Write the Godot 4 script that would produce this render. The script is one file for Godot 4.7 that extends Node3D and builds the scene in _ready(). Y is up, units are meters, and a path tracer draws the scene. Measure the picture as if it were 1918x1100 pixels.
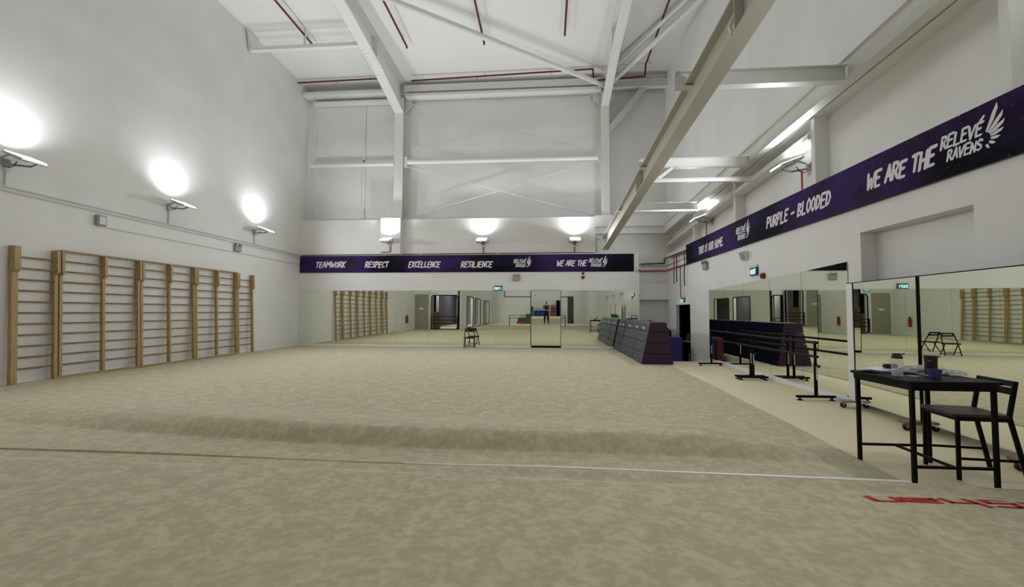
extends Node3D
# A gymnastics hall: sprung floor with beige carpet, mirrored walls, steel roof frame, floodlights that wash the walls.
# x to the right along the back wall, y up, -z towards the back wall; metres.

const XL := -9.3      # left wall
const XR := 4.35      # right wall
const ZB := -15.4     # face of the lower back wall
const ZU := -15.8     # face of the upper back wall
const ZF := 16.5      # front wall, behind the camera
const JZ := -1.4      # wall with the door and window, left of the camera
const JX := -6.0      # wall with openings, left behind the camera
const BEAM_ENERGY := 3.9
const SPILL_ENERGY := 5.0

var M := {}
var used := {}

# ------------------------------------------------------------------ mesh builder
class MB:
	var v := PackedVector3Array()
	var n := PackedVector3Array()
	var uv := PackedVector2Array()
	var uscale := 1.0
	func tri_n(a: Vector3, b: Vector3, c: Vector3, na: Vector3, nb: Vector3, nc: Vector3, ua := Vector2.ZERO, ub := Vector2.ZERO, uc := Vector2.ZERO):
		if (b - a).cross(c - a).dot(na + nb + nc) < 0:
			v.append(a); v.append(b); v.append(c)
			n.append(na); n.append(nb); n.append(nc)
			uv.append(ua); uv.append(ub); uv.append(uc)
			return
		v.append(a); v.append(c); v.append(b)
		n.append(na); n.append(nc); n.append(nb)
		uv.append(ua); uv.append(uc); uv.append(ub)
	func tri(a: Vector3, b: Vector3, c: Vector3, ua := Vector2.ZERO, ub := Vector2.ZERO, uc := Vector2.ZERO):
		var k := (b - a).cross(c - a)
		if k.length_squared() < 1e-16:
			return
		k = k.normalized()
		tri_n(a, b, c, k, k, k, ua, ub, uc)
	func quad(a: Vector3, b: Vector3, c: Vector3, d: Vector3, ua := Vector2(0, 1), ub := Vector2(1, 1), uc := Vector2(1, 0), ud := Vector2(0, 0)):
		tri(a, b, c, ua, ub, uc)
		tri(a, c, d, ua, uc, ud)
	func quad_n(a: Vector3, b: Vector3, c: Vector3, d: Vector3, na: Vector3, nb: Vector3, nc: Vector3, nd: Vector3):
		tri_n(a, b, c, na, nb, nc)
		tri_n(a, c, d, na, nc, nd)
	# a box with chamfered edges
	func box(c: Vector3, s: Vector3, bev := 0.0, B := Basis()) -> MB:
		var h := s * 0.5
		var P := func(x: float, y: float, z: float) -> Vector3: return c + B * Vector3(x, y, z)
		if bev <= 0.0:
			for ax in 3:
				for sg in [-1.0, 1.0]:
					var q := []
					for k in [[-1, -1], [1, -1], [1, 1], [-1, 1]]:
						var p := Vector3.ZERO
						p[ax] = sg * h[ax]
						p[(ax + 1) % 3] = k[0] * h[(ax + 1) % 3] * sg
						p[(ax + 2) % 3] = k[1] * h[(ax + 2) % 3]
						q.append(P.call(p.x, p.y, p.z))
					quad(q[0], q[1], q[2], q[3])
			return self
		var b := minf(bev, minf(h.x, minf(h.y, h.z)) * 0.9)
		for ax in 3:
			var i := (ax + 1) % 3
			var j := (ax + 2) % 3
			for sg in [-1.0, 1.0]:
				var q := []
				for k in [[-1, -1], [1, -1], [1, 1], [-1, 1]]:
					var p := Vector3.ZERO
					p[ax] = sg * h[ax]
					p[i] = k[0] * (h[i] - b) * sg
					p[j] = k[1] * (h[j] - b)
					q.append(P.call(p.x, p.y, p.z))
				quad(q[0], q[1], q[2], q[3])
			# edges along ax
			for a in [-1.0, 1.0]:
				for d in [-1.0, 1.0]:
					var p0 := Vector3.ZERO
					var p1 := Vector3.ZERO
					p0[i] = a * h[i]; p0[j] = d * (h[j] - b)
					p1[i] = a * (h[i] - b); p1[j] = d * h[j]
					var e := Vector3.ZERO
					e[ax] = h[ax] - b
					var A: Vector3 = p0 - e
					var Bq: Vector3 = p0 + e
					var C: Vector3 = p1 + e
					var D: Vector3 = p1 - e
					var nn := (Bq - A).cross(C - A)
					if nn.dot(p0 + p1) > 0:
						quad(P.call(A.x, A.y, A.z), P.call(Bq.x, Bq.y, Bq.z), P.call(C.x, C.y, C.z), P.call(D.x, D.y, D.z))
					else:
						quad(P.call(D.x, D.y, D.z), P.call(C.x, C.y, C.z), P.call(Bq.x, Bq.y, Bq.z), P.call(A.x, A.y, A.z))
		for x in [-1.0, 1.0]:
			for y in [-1.0, 1.0]:
				for z in [-1.0, 1.0]:
					var a: Vector3 = P.call(x * h.x, y * (h.y - b), z * (h.z - b))
					var d: Vector3 = P.call(x * (h.x - b), y * h.y, z * (h.z - b))
					var e: Vector3 = P.call(x * (h.x - b), y * (h.y - b), z * h.z)
					if x * y * z > 0:
						tri(a, d, e)
					else:
						tri(a, e, d)
		return self
	func span(a: Vector3, b: Vector3, bev := 0.0) -> MB:
		return box((a + b) * 0.5, (b - a).abs(), bev)
	# a bar of rectangular section from a to b; w across, h along up
	func bar(a: Vector3, b: Vector3, w: float, h: float, bev := 0.0, up := Vector3.UP) -> MB:
		var d := (b - a).normalized()
		if absf(d.dot(up)) > 0.99:
			up = Vector3.RIGHT
		var s := d.cross(up).normalized()
		var u := s.cross(d).normalized()
		return box((a + b) * 0.5, Vector3(w, h, a.distance_to(b)), bev, Basis(s, u, -d))
	func tube(a: Vector3, b: Vector3, r: float, seg := 10, r2 := -1.0, caps := true) -> MB:
		if r2 < 0:
			r2 = r
		var d := (b - a).normalized()
		var up := Vector3.UP if absf(d.y) < 0.9 else Vector3.RIGHT
		var s := d.cross(up).normalized()
		var u := s.cross(d).normalized()
		for k in seg:
			var t0 := TAU * k / seg
			var t1 := TAU * (k + 1) / seg
			var n0 := s * cos(t0) + u * sin(t0)
			var n1 := s * cos(t1) + u * sin(t1)
			quad_n(a + n0 * r, a + n1 * r, b + n1 * r2, b + n0 * r2, n0, n1, n1, n0)
			if caps:
				tri(a, a + n1 * r, a + n0 * r)
				tri(b, b + n0 * r2, b + n1 * r2)
		return self
	func ball(c: Vector3, r: float, seg := 10, sc := Vector3.ONE) -> MB:
		var rings := seg / 2 + 1
		for i in rings:
			for k in seg:
				var q := []
				for ij in [[i, k], [i, k + 1], [i + 1, k + 1], [i + 1, k]]:
					var ph: float = PI * ij[0] / rings
					var th: float = TAU * ij[1] / seg
					q.append(Vector3(sin(ph) * cos(th), cos(ph), sin(ph) * sin(th)))
				_bq(c, r, sc, q)
		return self
	func _bq(c: Vector3, r: float, sc: Vector3, q: Array):
		var nn := []
		for p in q:
			nn.append((p / sc).normalized())
		var a: Vector3 = c + q[0] * sc * r
		var b: Vector3 = c + q[1] * sc * r
		var d: Vector3 = c + q[2] * sc * r
		var e: Vector3 = c + q[3] * sc * r
		if (b - a).cross(d - a).dot(nn[0] + nn[2]) >= 0 and (d - a).cross(e - a).dot(nn[0] + nn[2]) >= 0:
			quad_n(a, b, d, e, nn[0], nn[1], nn[2], nn[3])
		else:
			quad_n(e, d, b, a, nn[3], nn[2], nn[1], nn[0])
	func path(pts: Array, r: float, seg := 8) -> MB:
		for i in pts.size() - 1:
			tube(pts[i], pts[i + 1], r, seg)
			if i > 0:
				ball(pts[i], r, seg)
		return self
	# outline extruded along depth; outline in the plane of ux, uy
	func prism(poly: PackedVector2Array, o: Vector3, ux: Vector3, uy: Vector3, depth: Vector3) -> MB:
		var area := 0.0
		for i in poly.size():
			var p := poly[i]
			var q := poly[(i + 1) % poly.size()]
			area += p.x * q.y - q.x * p.y
		if area < 0:
			poly.reverse()
		var P := func(p: Vector2) -> Vector3: return o + ux * p.x + uy * p.y
		var front := ux.cross(uy).dot(depth) < 0
		var idx := Geometry2D.triangulate_polygon(poly)
		for k in range(0, idx.size(), 3):
			var a := poly[idx[k]]
			var b := poly[idx[k + 1]]
			var c := poly[idx[k + 2]]
			if (b - a).cross(c - a) < 0:
				var s := b
				b = c
				c = s
			if front:
				tri(P.call(a), P.call(b), P.call(c))
				tri(P.call(a) + depth, P.call(c) + depth, P.call(b) + depth)
			else:
				tri(P.call(a), P.call(c), P.call(b))
				tri(P.call(a) + depth, P.call(b) + depth, P.call(c) + depth)
		for i in poly.size():
			var a: Vector3 = P.call(poly[i])
			var b: Vector3 = P.call(poly[(i + 1) % poly.size()])
			if front:
				quad(b, a, a + depth, b + depth)
			else:
				quad(a, b, b + depth, a + depth)
		return self
	func lathe(prof: Array, o: Vector3, seg := 20) -> MB:
		for i in prof.size() - 1:
			var p: Vector2 = prof[i]
			var q: Vector2 = prof[i + 1]
			var t := (q - p).normalized()
			var nr := Vector2(t.y, -t.x)
			for k in seg:
				var t0 := TAU * k / seg
				var t1 := TAU * (k + 1) / seg
				var d0 := Vector3(cos(t0), 0, sin(t0))
				var d1 := Vector3(cos(t1), 0, sin(t1))
				var n0 := (d0 * nr.x + Vector3.UP * nr.y).normalized()
				var n1 := (d1 * nr.x + Vector3.UP * nr.y).normalized()
				var a := o + d0 * p.x + Vector3.UP * p.y
				var b := o + d1 * p.x + Vector3.UP * p.y
				var c := o + d1 * q.x + Vector3.UP * q.y
				var d := o + d0 * q.x + Vector3.UP * q.y
				tri_n(a, c, b, n0, n1, n1)
				tri_n(a, d, c, n0, n0, n1)
		return self
	func mesh(shift := Vector3.ZERO) -> ArrayMesh:
		var p := v.duplicate()
		if shift != Vector3.ZERO:
			for i in p.size():
				p[i] -= shift
		var arr := []
		arr.resize(Mesh.ARRAY_MAX)
		arr[Mesh.ARRAY_VERTEX] = p
		arr[Mesh.ARRAY_NORMAL] = n
		arr[Mesh.ARRAY_TEX_UV] = uv
		var m := ArrayMesh.new()
		m.add_surface_from_arrays(Mesh.PRIMITIVE_TRIANGLES, arr)
		return m
	func base() -> Vector3:
		var lo := v[0]
		var hi := v[0]
		for p in v:
			lo = lo.min(p)
			hi = hi.max(p)
		return Vector3((lo.x + hi.x) / 2, lo.y, (lo.z + hi.z) / 2)

# ------------------------------------------------------------------ scene helpers
func numbered(called: String) -> String:
	var k: int = used.get(called, 0)
	used[called] = k + 1
	return called if k == 0 else "%s_%03d" % [called, k]

func thing(called: String, label: String, category: String, at := Vector3.ZERO, group := "") -> Node3D:
	var o := Node3D.new()
	o.name = numbered(called)
	add_child(o, true)
	o.position = at
	tag(o, label, category, group)
	return o

func tag(o: Node, label: String, category: String, group := ""):
	o.set_meta("label", label)
	o.set_meta("category", category)
	if group:
		o.set_meta("group", group)

# a part, given in the scene's coordinates when its parents are not turned
func part(called: String, b: MB, mat: Material, parent: Node3D) -> MeshInstance3D:
	var o := MeshInstance3D.new()
	o.name = called
	var off := Vector3.ZERO
	var p: Node = parent
	while p is Node3D and p != self:
		off += p.position
		p = p.get_parent()
	o.mesh = b.mesh(off)
	o.material_override = mat
	parent.add_child(o, true)
	return o

func single(called: String, b: MB, mat: Material, label: String, category: String, group := "") -> MeshInstance3D:
	var o := MeshInstance3D.new()
	o.name = numbered(called)
	var at := b.base()
	o.mesh = b.mesh(at)
	o.position = at
	o.material_override = mat
	add_child(o, true)
	tag(o, label, category, group)
	return o

func struct(called: String, b: MB, mat: Material, label := "") -> MeshInstance3D:
	var o := MeshInstance3D.new()
	o.name = called
	o.mesh = b.mesh()
	o.material_override = mat
	add_child(o, true)
	o.set_meta("kind", "structure")
	if label:
		o.set_meta("label", label)
	return o

func dup(src: Node3D, at: Vector3, turn: float, label: String) -> Node3D:
	var r: Node3D = src.duplicate()
	r.name = numbered(src.name)
	add_child(r, true)
	r.position = at
	r.rotation.y = turn
	r.set_meta("label", label)
	return r

func mat(called: String, c: Color, rough := 0.7, metal := 0.0) -> StandardMaterial3D:
	var m := StandardMaterial3D.new()
	m.resource_name = called
	m.albedo_color = c
	m.roughness = rough
	m.metallic = metal
	M[called] = m
	return m

func noise_tex(freq: float, lo: Color, hi: Color, octaves := 4, size := 256) -> NoiseTexture2D:
	var f := FastNoiseLite.new()
	f.seed = 7
	f.frequency = freq
	f.fractal_octaves = octaves
	var t := NoiseTexture2D.new()
	t.noise = f
	t.width = size
	t.height = size
	t.seamless = true
	var g := Gradient.new()
	g.set_color(0, lo)
	g.set_color(1, hi)
	t.color_ramp = g
	return t

func lerp_list(l: Array, x: float) -> float:
	if x <= l[0].x:
		return l[0].y
	for i in l.size() - 1:
		if x <= l[i + 1].x:
			return lerpf(l[i].y, l[i + 1].y, (x - l[i].x) / (l[i + 1].x - l[i].x))
	return l[-1].y

# ------------------------------------------------------------------ materials
func make_materials():
	var w := mat("white_wall_paint", Color(1, 1, 1), 0.62)
	w.albedo_texture = noise_tex(0.012, Color(0.905, 0.902, 0.89), Color(0.935, 0.932, 0.92), 3)
	w.uv1_triplanar = true
	w.uv1_world_triplanar = true
	w.uv1_scale = Vector3.ONE * 0.21
	var up := mat("white_cladding", Color(1, 1, 1), 0.5)
	up.albedo_texture = noise_tex(0.012, Color(0.895, 0.895, 0.885), Color(0.93, 0.93, 0.92), 3)
	up.uv1_triplanar = true
	up.uv1_world_triplanar = true
	up.uv1_scale = Vector3.ONE * 0.17
	mat("roof_sheet", Color(0.93, 0.93, 0.92), 0.6)
	mat("white_steel", Color(0.90, 0.90, 0.88), 0.45)
	mat("beige_steel", Color(0.75, 0.735, 0.685), 0.5)
	mat("white_plastic", Color(0.87, 0.87, 0.86), 0.4)
	mat("grey_plastic", Color(0.62, 0.62, 0.61), 0.45)
	mat("white_trim", Color(0.94, 0.94, 0.93), 0.45)
	mat("black_metal", Color(0.024, 0.024, 0.027), 0.5)
	M.black_metal.metallic_specular = 0.25
	mat("black_plastic", Color(0.04, 0.04, 0.045), 0.45)
	mat("black_rubber", Color(0.06, 0.06, 0.062), 0.7)
	mat("dark_wood_seat", Color(0.16, 0.13, 0.115), 0.5)
	mat("steel", Color(0.62, 0.62, 0.63), 0.3, 0.9)
	mat("lamp_housing", Color(0.80, 0.80, 0.80), 0.45, 0.0)
	mat("dark_red_pipe", Color(0.36, 0.08, 0.08), 0.45)
	mat("orange_pipe", Color(0.68, 0.27, 0.16), 0.5)
	mat("copper_conduit", Color(0.46, 0.25, 0.18), 0.5)
	mat("slate_vinyl", Color(0.255, 0.275, 0.32), 0.5)
	mat("navy_vinyl", Color(0.045, 0.055, 0.15), 0.7)
	M.navy_vinyl.metallic_specular = 0.2
	mat("plum_vinyl", Color(0.20, 0.06, 0.20), 0.55)
	mat("violet_foam", Color(0.23, 0.17, 0.48), 0.75)
	mat("violet_plastic", Color(0.33, 0.24, 0.52), 0.35)
	mat("pink_foam", Color(0.62, 0.22, 0.30), 0.7)
	mat("rose_foam", Color(0.45, 0.17, 0.25), 0.7)
	mat("red_foam", Color(0.48, 0.15, 0.12), 0.7)
	mat("blue_mat", Color(0.10, 0.24, 0.62), 0.6)
	mat("yellow_mat", Color(0.85, 0.72, 0.16), 0.6)
	mat("green_drum", Color(0.10, 0.42, 0.14), 0.5)
	mat("red_sounder", Color(0.55, 0.07, 0.08), 0.35)
	mat("extinguisher_red", Color(0.66, 0.06, 0.06), 0.3)
	mat("door_paint", Color(0.62, 0.60, 0.54), 0.45)
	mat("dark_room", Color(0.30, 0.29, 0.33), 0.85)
	mat("curtain", Color(0.66, 0.66, 0.67), 0.9)
	mat("red_print", Color(0.76, 0.13, 0.12), 0.8)
	mat("white_print", Color(0.90, 0.89, 0.90), 0.7)
	mat("sign_teal", Color(0.03, 0.27, 0.29), 0.4)
	mat("paper", Color(0.88, 0.88, 0.90), 0.8)
	mat("lilac_paper", Color(0.62, 0.60, 0.76), 0.8)
	mat("ink_photo", Color(0.56, 0.47, 0.42), 0.7)
	mat("skin", Color(0.74, 0.54, 0.44), 0.6)
	mat("dark_fabric", Color(0.045, 0.045, 0.05), 0.85)
	mat("dark_hair", Color(0.04, 0.03, 0.028), 0.6)
	mat("tan_card", Color(0.40, 0.32, 0.22), 0.8)
	var pl := mat("plywood", Color(0.56, 0.43, 0.30), 0.6)
	pl.albedo_texture = noise_tex(0.02, Color(0.8, 0.8, 0.8), Color(1, 1, 1))
	pl.uv1_triplanar = true
	pl.uv1_scale = Vector3(1, 8, 6)
	var wd := mat("pine_wood", Color(0.78, 0.665, 0.45), 0.5)
	wd.albedo_texture = noise_tex(0.03, Color(0.76, 0.74, 0.72), Color(1, 1, 1), 4)
	wd.uv1_triplanar = true
	wd.uv1_world_triplanar = true
	wd.uv1_scale = Vector3(5, 0.35, 5)
	var rg := mat("beech_rung", Color(0.60, 0.46, 0.30), 0.45)
	rg.albedo_texture = noise_tex(0.03, Color(0.8, 0.78, 0.75), Color(1, 1, 1), 3)
	rg.uv1_triplanar = true
	rg.uv1_world_triplanar = true
	rg.uv1_scale = Vector3(6, 6, 0.5)
	var mi := mat("mirror_glass", Color(0.93, 0.945, 0.89), 0.0, 1.0)
	mi.metallic_specular = 0.5
	var em := mat("exit_glow", Color(0.85, 0.97, 0.97), 0.5)
	em.emission_enabled = true
	em.emission = Color(0.75, 0.97, 1.0)
	em.emission_energy_multiplier = 0.9
	var tg := mat("exit_teal_glow", Color(0.03, 0.35, 0.36), 0.5)
	tg.emission_enabled = true
	tg.emission = Color(0.03, 0.35, 0.38)
	tg.emission_energy_multiplier = 0.35
	var le := mat("lamp_light_panel", Color(1, 1, 1), 0.4)
	le.emission_enabled = true
	le.emission = Color(0.96, 0.97, 1.0)
	le.emission_energy_multiplier = 5.0
	var el := mat("edge_glow_light", Color(0.9, 0.9, 0.9), 0.4)
	el.emission_enabled = true
	el.emission = Color(0.96, 0.97, 1.0)
	el.emission_energy_multiplier = 0.7
	var gl := mat("clear_plastic", Color(0.86, 0.88, 0.92, 0.22), 0.08)
	gl.transparency = BaseMaterial3D.TRANSPARENCY_ALPHA
	var bag := mat("cloudy_bag", Color(0.88, 0.88, 0.88, 0.55), 0.4)
	bag.transparency = BaseMaterial3D.TRANSPARENCY_ALPHA
	var wt := mat("water", Color(0.86, 0.86, 0.92, 0.35), 0.1)
	wt.transparency = BaseMaterial3D.TRANSPARENCY_ALPHA
	# carpet: brushed suede, mottled where the pile lies one way or the other
	var c := mat("beige_carpet", Color(1, 1, 1), 0.95)
	c.albedo_texture = ImageTexture.create_from_image(carpet_image())
	c.rim_enabled = true
	c.rim = 0.15
	var fl := mat("beige_vinyl", Color(1, 1, 1), 0.75)
	fl.albedo_texture = noise_tex(0.01, Color(0.935, 0.885, 0.745), Color(0.955, 0.905, 0.765), 3)
	fl.uv1_triplanar = true
	fl.uv1_world_triplanar = true
	fl.uv1_scale = Vector3.ONE * 0.3

func carpet_image() -> Image:
	var S := 1024
	var a := FastNoiseLite.new()
	a.seed = 3
	a.frequency = 0.012
	a.fractal_octaves = 5
	a.fractal_gain = 0.55
	a.domain_warp_enabled = true
	a.domain_warp_amplitude = 30.0
	a.domain_warp_frequency = 0.016
	var A := a.get_seamless_image(S, S)
	var b := FastNoiseLite.new()
	b.seed = 11
	b.frequency = 0.034
	b.fractal_octaves = 4
	b.domain_warp_enabled = true
	b.domain_warp_amplitude = 12.0
	b.domain_warp_frequency = 0.03
	var B := b.get_seamless_image(S, S)
	var img := Image.create(S, S, true, Image.FORMAT_RGB8)
	var lo := Color(0.73, 0.69, 0.568)
	var hi := Color(0.82, 0.782, 0.652)
	for y in S:
		for x in S:
			var t := A.get_pixel(x, y).r * 0.5 + B.get_pixel(x, y).r * 0.5
			t = smoothstep(0.28, 0.72, t)
			img.set_pixel(x, y, lo.lerp(hi, t))
	img.generate_mipmaps()
	return img

# starry print of a banner: violet clouds, black patches where black says, white specks
func banner_image(w: int, h: int, black: Array, sd: int) -> Image:
	var f := FastNoiseLite.new()
	f.seed = sd
	f.frequency = 0.006
	f.fractal_octaves = 4
	var img := Image.create(w, h, true, Image.FORMAT_RGB8)
	var violet := Color(0.235, 0.175, 0.375)
	var plum := Color(0.245, 0.165, 0.315)
	var dark := Color(0.075, 0.07, 0.10)
	for y in h:
		for x in w:
			var u := float(x) / w
			var k := 0.0
			for b in black:
				var d: float = (u - b.x) / b.y
				k = maxf(k, exp(-d * d) * b.z)
			var nz := f.get_noise_2d(x, y * 1.5)
			k = clampf(k * (0.55 + 0.65 * float(y) / h) + nz * 0.28, 0.0, 1.0)
			img.set_pixel(x, y, violet.lerp(plum, clampf(0.5 + nz * 1.6, 0, 1)).lerp(dark, k))
	var r := RandomNumberGenerator.new()
	r.seed = sd
	for i in w:
		var x := r.randi_range(1, w - 2)
		var y := int(pow(r.randf(), 1.7) * (h - 2))
		var a := r.randf_range(0.2, 1.0) * r.randf()
		img.set_pixel(x, y, img.get_pixel(x, y).lerp(Color(0.85, 0.85, 0.9), a))
		if r.randf() < 0.45:
			img.set_pixel(x + 1, y, img.get_pixel(x + 1, y).lerp(Color(0.8, 0.8, 0.9), a * 0.8))
			img.set_pixel(x, y + 1, img.get_pixel(x, y + 1).lerp(Color(0.8, 0.8, 0.9), a * 0.6))
	img.generate_mipmaps()
	return img

# ------------------------------------------------------------------ the scene
func _ready():
	make_materials()
	# camera
	var cam := Camera3D.new()
	cam.name = "camera"
	cam.keep_aspect = Camera3D.KEEP_HEIGHT
	cam.fov = rad_to_deg(2.0 * atan(550.0 / 800.0))
	cam.near = 0.01
	cam.far = 200.0
	cam.position = Vector3(0, 1.3, 0)
	cam.basis = Basis(Vector3.UP, deg_to_rad(4.57)) * Basis(Vector3.RIGHT, deg_to_rad(2.42)) * Basis(Vector3.BACK, deg_to_rad(0.17))
	add_child(cam)
	cam.current = true
	# surroundings: a closed hall at night, nothing comes in from outside
	var env := Environment.new()
	env.background_mode = Environment.BG_COLOR
	env.background_color = Color(0.0, 0.0, 0.0)
	env.ambient_light_source = Environment.AMBIENT_SOURCE_DISABLED
	env.tonemap_mode = Environment.TONE_MAPPER_LINEAR
	env.tonemap_exposure = 1.0
	env.sdfgi_enabled = true
	env.ssao_enabled = true
	env.ssil_enabled = true
	var we := WorldEnvironment.new()
	we.name = "world_environment"
	we.environment = env
	add_child(we)
	floodlights()
	shell()
	carpets()
	back_wall_frame()
	roof_frame()
	gantry()
	right_wall_fittings()
	banners()
	mirrors()
	wall_bars()
	small_fittings()
	vaults()
	corner_things()
	barres()
	mobile_mirrors()
	table_set()
	folding_chair()
	rear_room()
	photographer()

# ------------------------------------------------------------------ floodlights
# built against a wall at its origin, reaching out along +x; the panel looks up and a little into the hall
func floodlights():
	var L := thing("floodlight", "", "floodlight", Vector3.ZERO, "wall floodlights")
	var T := Basis(Vector3.BACK, deg_to_rad(-21.0))
	var c := Vector3(0.38, 0.02, 0)
	part("housing", MB.new().box(c, Vector3(0.40, 0.045, 0.40), 0.012, T), M.lamp_housing, L)
	part("driver_box", MB.new().box(c + T * Vector3(-0.07, -0.034, 0), Vector3(0.15, 0.03, 0.12), 0.008, T), M.lamp_housing, L)
	part("light_panel", MB.new().box(c + T * Vector3(0, 0.027, 0), Vector3(0.36, 0.01, 0.36), 0.004, T), M.lamp_light_panel, L)
	var br := MB.new()
	br.box(Vector3(0.012, -0.04, 0), Vector3(0.024, 0.14, 0.12), 0.006)
	for s in [-1.0, 1.0]:
		br.bar(Vector3(0.02, -0.05, 0.05 * s), Vector3(0.19, -0.04, 0.215 * s), 0.012, 0.035, 0.003)
		br.bar(Vector3(0.19, -0.04, 0.215 * s), Vector3(0.38, 0.02, 0.215 * s), 0.012, 0.035, 0.003)
	part("bracket", br, M.steel, L)
	part("cable", MB.new().path([Vector3(0.02, -0.10, 0.03), Vector3(0.09, -0.13, 0.02), Vector3(0.17, -0.10, 0.0), Vector3(0.22, -0.02, 0)], 0.007, 6), M.black_rubber, L)
	part("junction_box", MB.new().box(Vector3(0.025, -0.15, 0.0), Vector3(0.05, 0.07, 0.07), 0.01), M.white_plastic, L)
	var li := SpotLight3D.new()
	li.name = "lamp"
	li.spot_range = 60.0
	li.spot_attenuation = 2.0
	li.spot_angle = 74.0
	li.spot_angle_attenuation = 1.0
	li.light_size = 0.06
	li.light_energy = BEAM_ENERGY
	li.light_color = Color(0.96, 0.975, 1.0)
	li.shadow_enabled = true
	li.position = c + T * Vector3(-0.13, 0.045, 0)
	li.basis = Basis(Vector3.BACK, deg_to_rad(-8.0)) * Basis(Vector3.RIGHT, PI / 2)
	L.add_child(li)
	# the outer edge of the lens glows into the hall
	var E := T * Basis(Vector3.BACK, deg_to_rad(-72.0))
	var ec := c + T * Vector3(0.20, 0.006, 0)
	part("edge_light_lens", MB.new().box(ec, Vector3(0.020, 0.012, 0.37), 0.004, E), M.edge_glow_light, L)
	var sp := AreaLight3D.new()
	sp.name = "spill"
	sp.area_size = Vector2(0.36, 0.02)
	sp.light_energy = SPILL_ENERGY
	sp.light_color = Color(0.96, 0.975, 1.0)
	sp.shadow_enabled = true
	sp.position = ec + E * Vector3(0, 0.012, 0)
	sp.basis = E * Basis(Vector3.UP, PI / 2) * Basis(Vector3.RIGHT, PI / 2)
	sp.set("area_range", 60.0)
	L.add_child(sp)
	var spots := [
		[XL, 3.88, -6.55, 0.0, "floodlight on the left wall, the nearest in view at the photo's left edge"],
		[XL, 3.90, -9.75, 0.0, "floodlight on the left wall above the middle of the wall bars"],
		[XL, 3.86, -12.85, 0.0, "floodlight on the left wall above the far end of the wall bars"],
		[-5.70, 3.84, -15.14, PI / 2 * -1, "floodlight on the boxed column above the word RESPECT on the back banner"],
		[-2.29, 3.84, ZB, PI / 2 * -1, "floodlight on the back wall above the word RESILIENCE"],
		[1.02, 3.82, ZB, PI / 2 * -1, "floodlight on the back wall above the words WE ARE THE"],
		[XR + 0.22, 3.86, -7.72, PI, "floodlight on the right wall above the words PURPLE - BLOODED"],
		[XR + 0.22, 3.86, -12.05, PI, "floodlight on the right wall above the far end of the right banner"],
		[XR + 0.22, 3.86, -3.2, PI, "floodlight on the right wall past the near end of the right banner"],
		[JX, 3.86, 13.0, 0.0, "floodlight above the last opening of the rear side wall"],
		[XR, 3.86, 12.5, PI, "floodlight on the right wall in the far rear corner of the hall"],
		[JX, 3.86, 8.0, 0.0, "floodlight above the middle opening of the rear side wall"],
	]
	for i in spots.size():
		var s = spots[i]
		var at := Vector3(s[0], s[1], s[2])
		if i == 0:
			L.position = at
			L.set_meta("label", s[4])
		else:
			dup(L, at, s[3], s[4])

# ------------------------------------------------------------------ the room
func roof_y(z: float) -> float:
	return 9.98 + 0.03 * (z - ZU)

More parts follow.
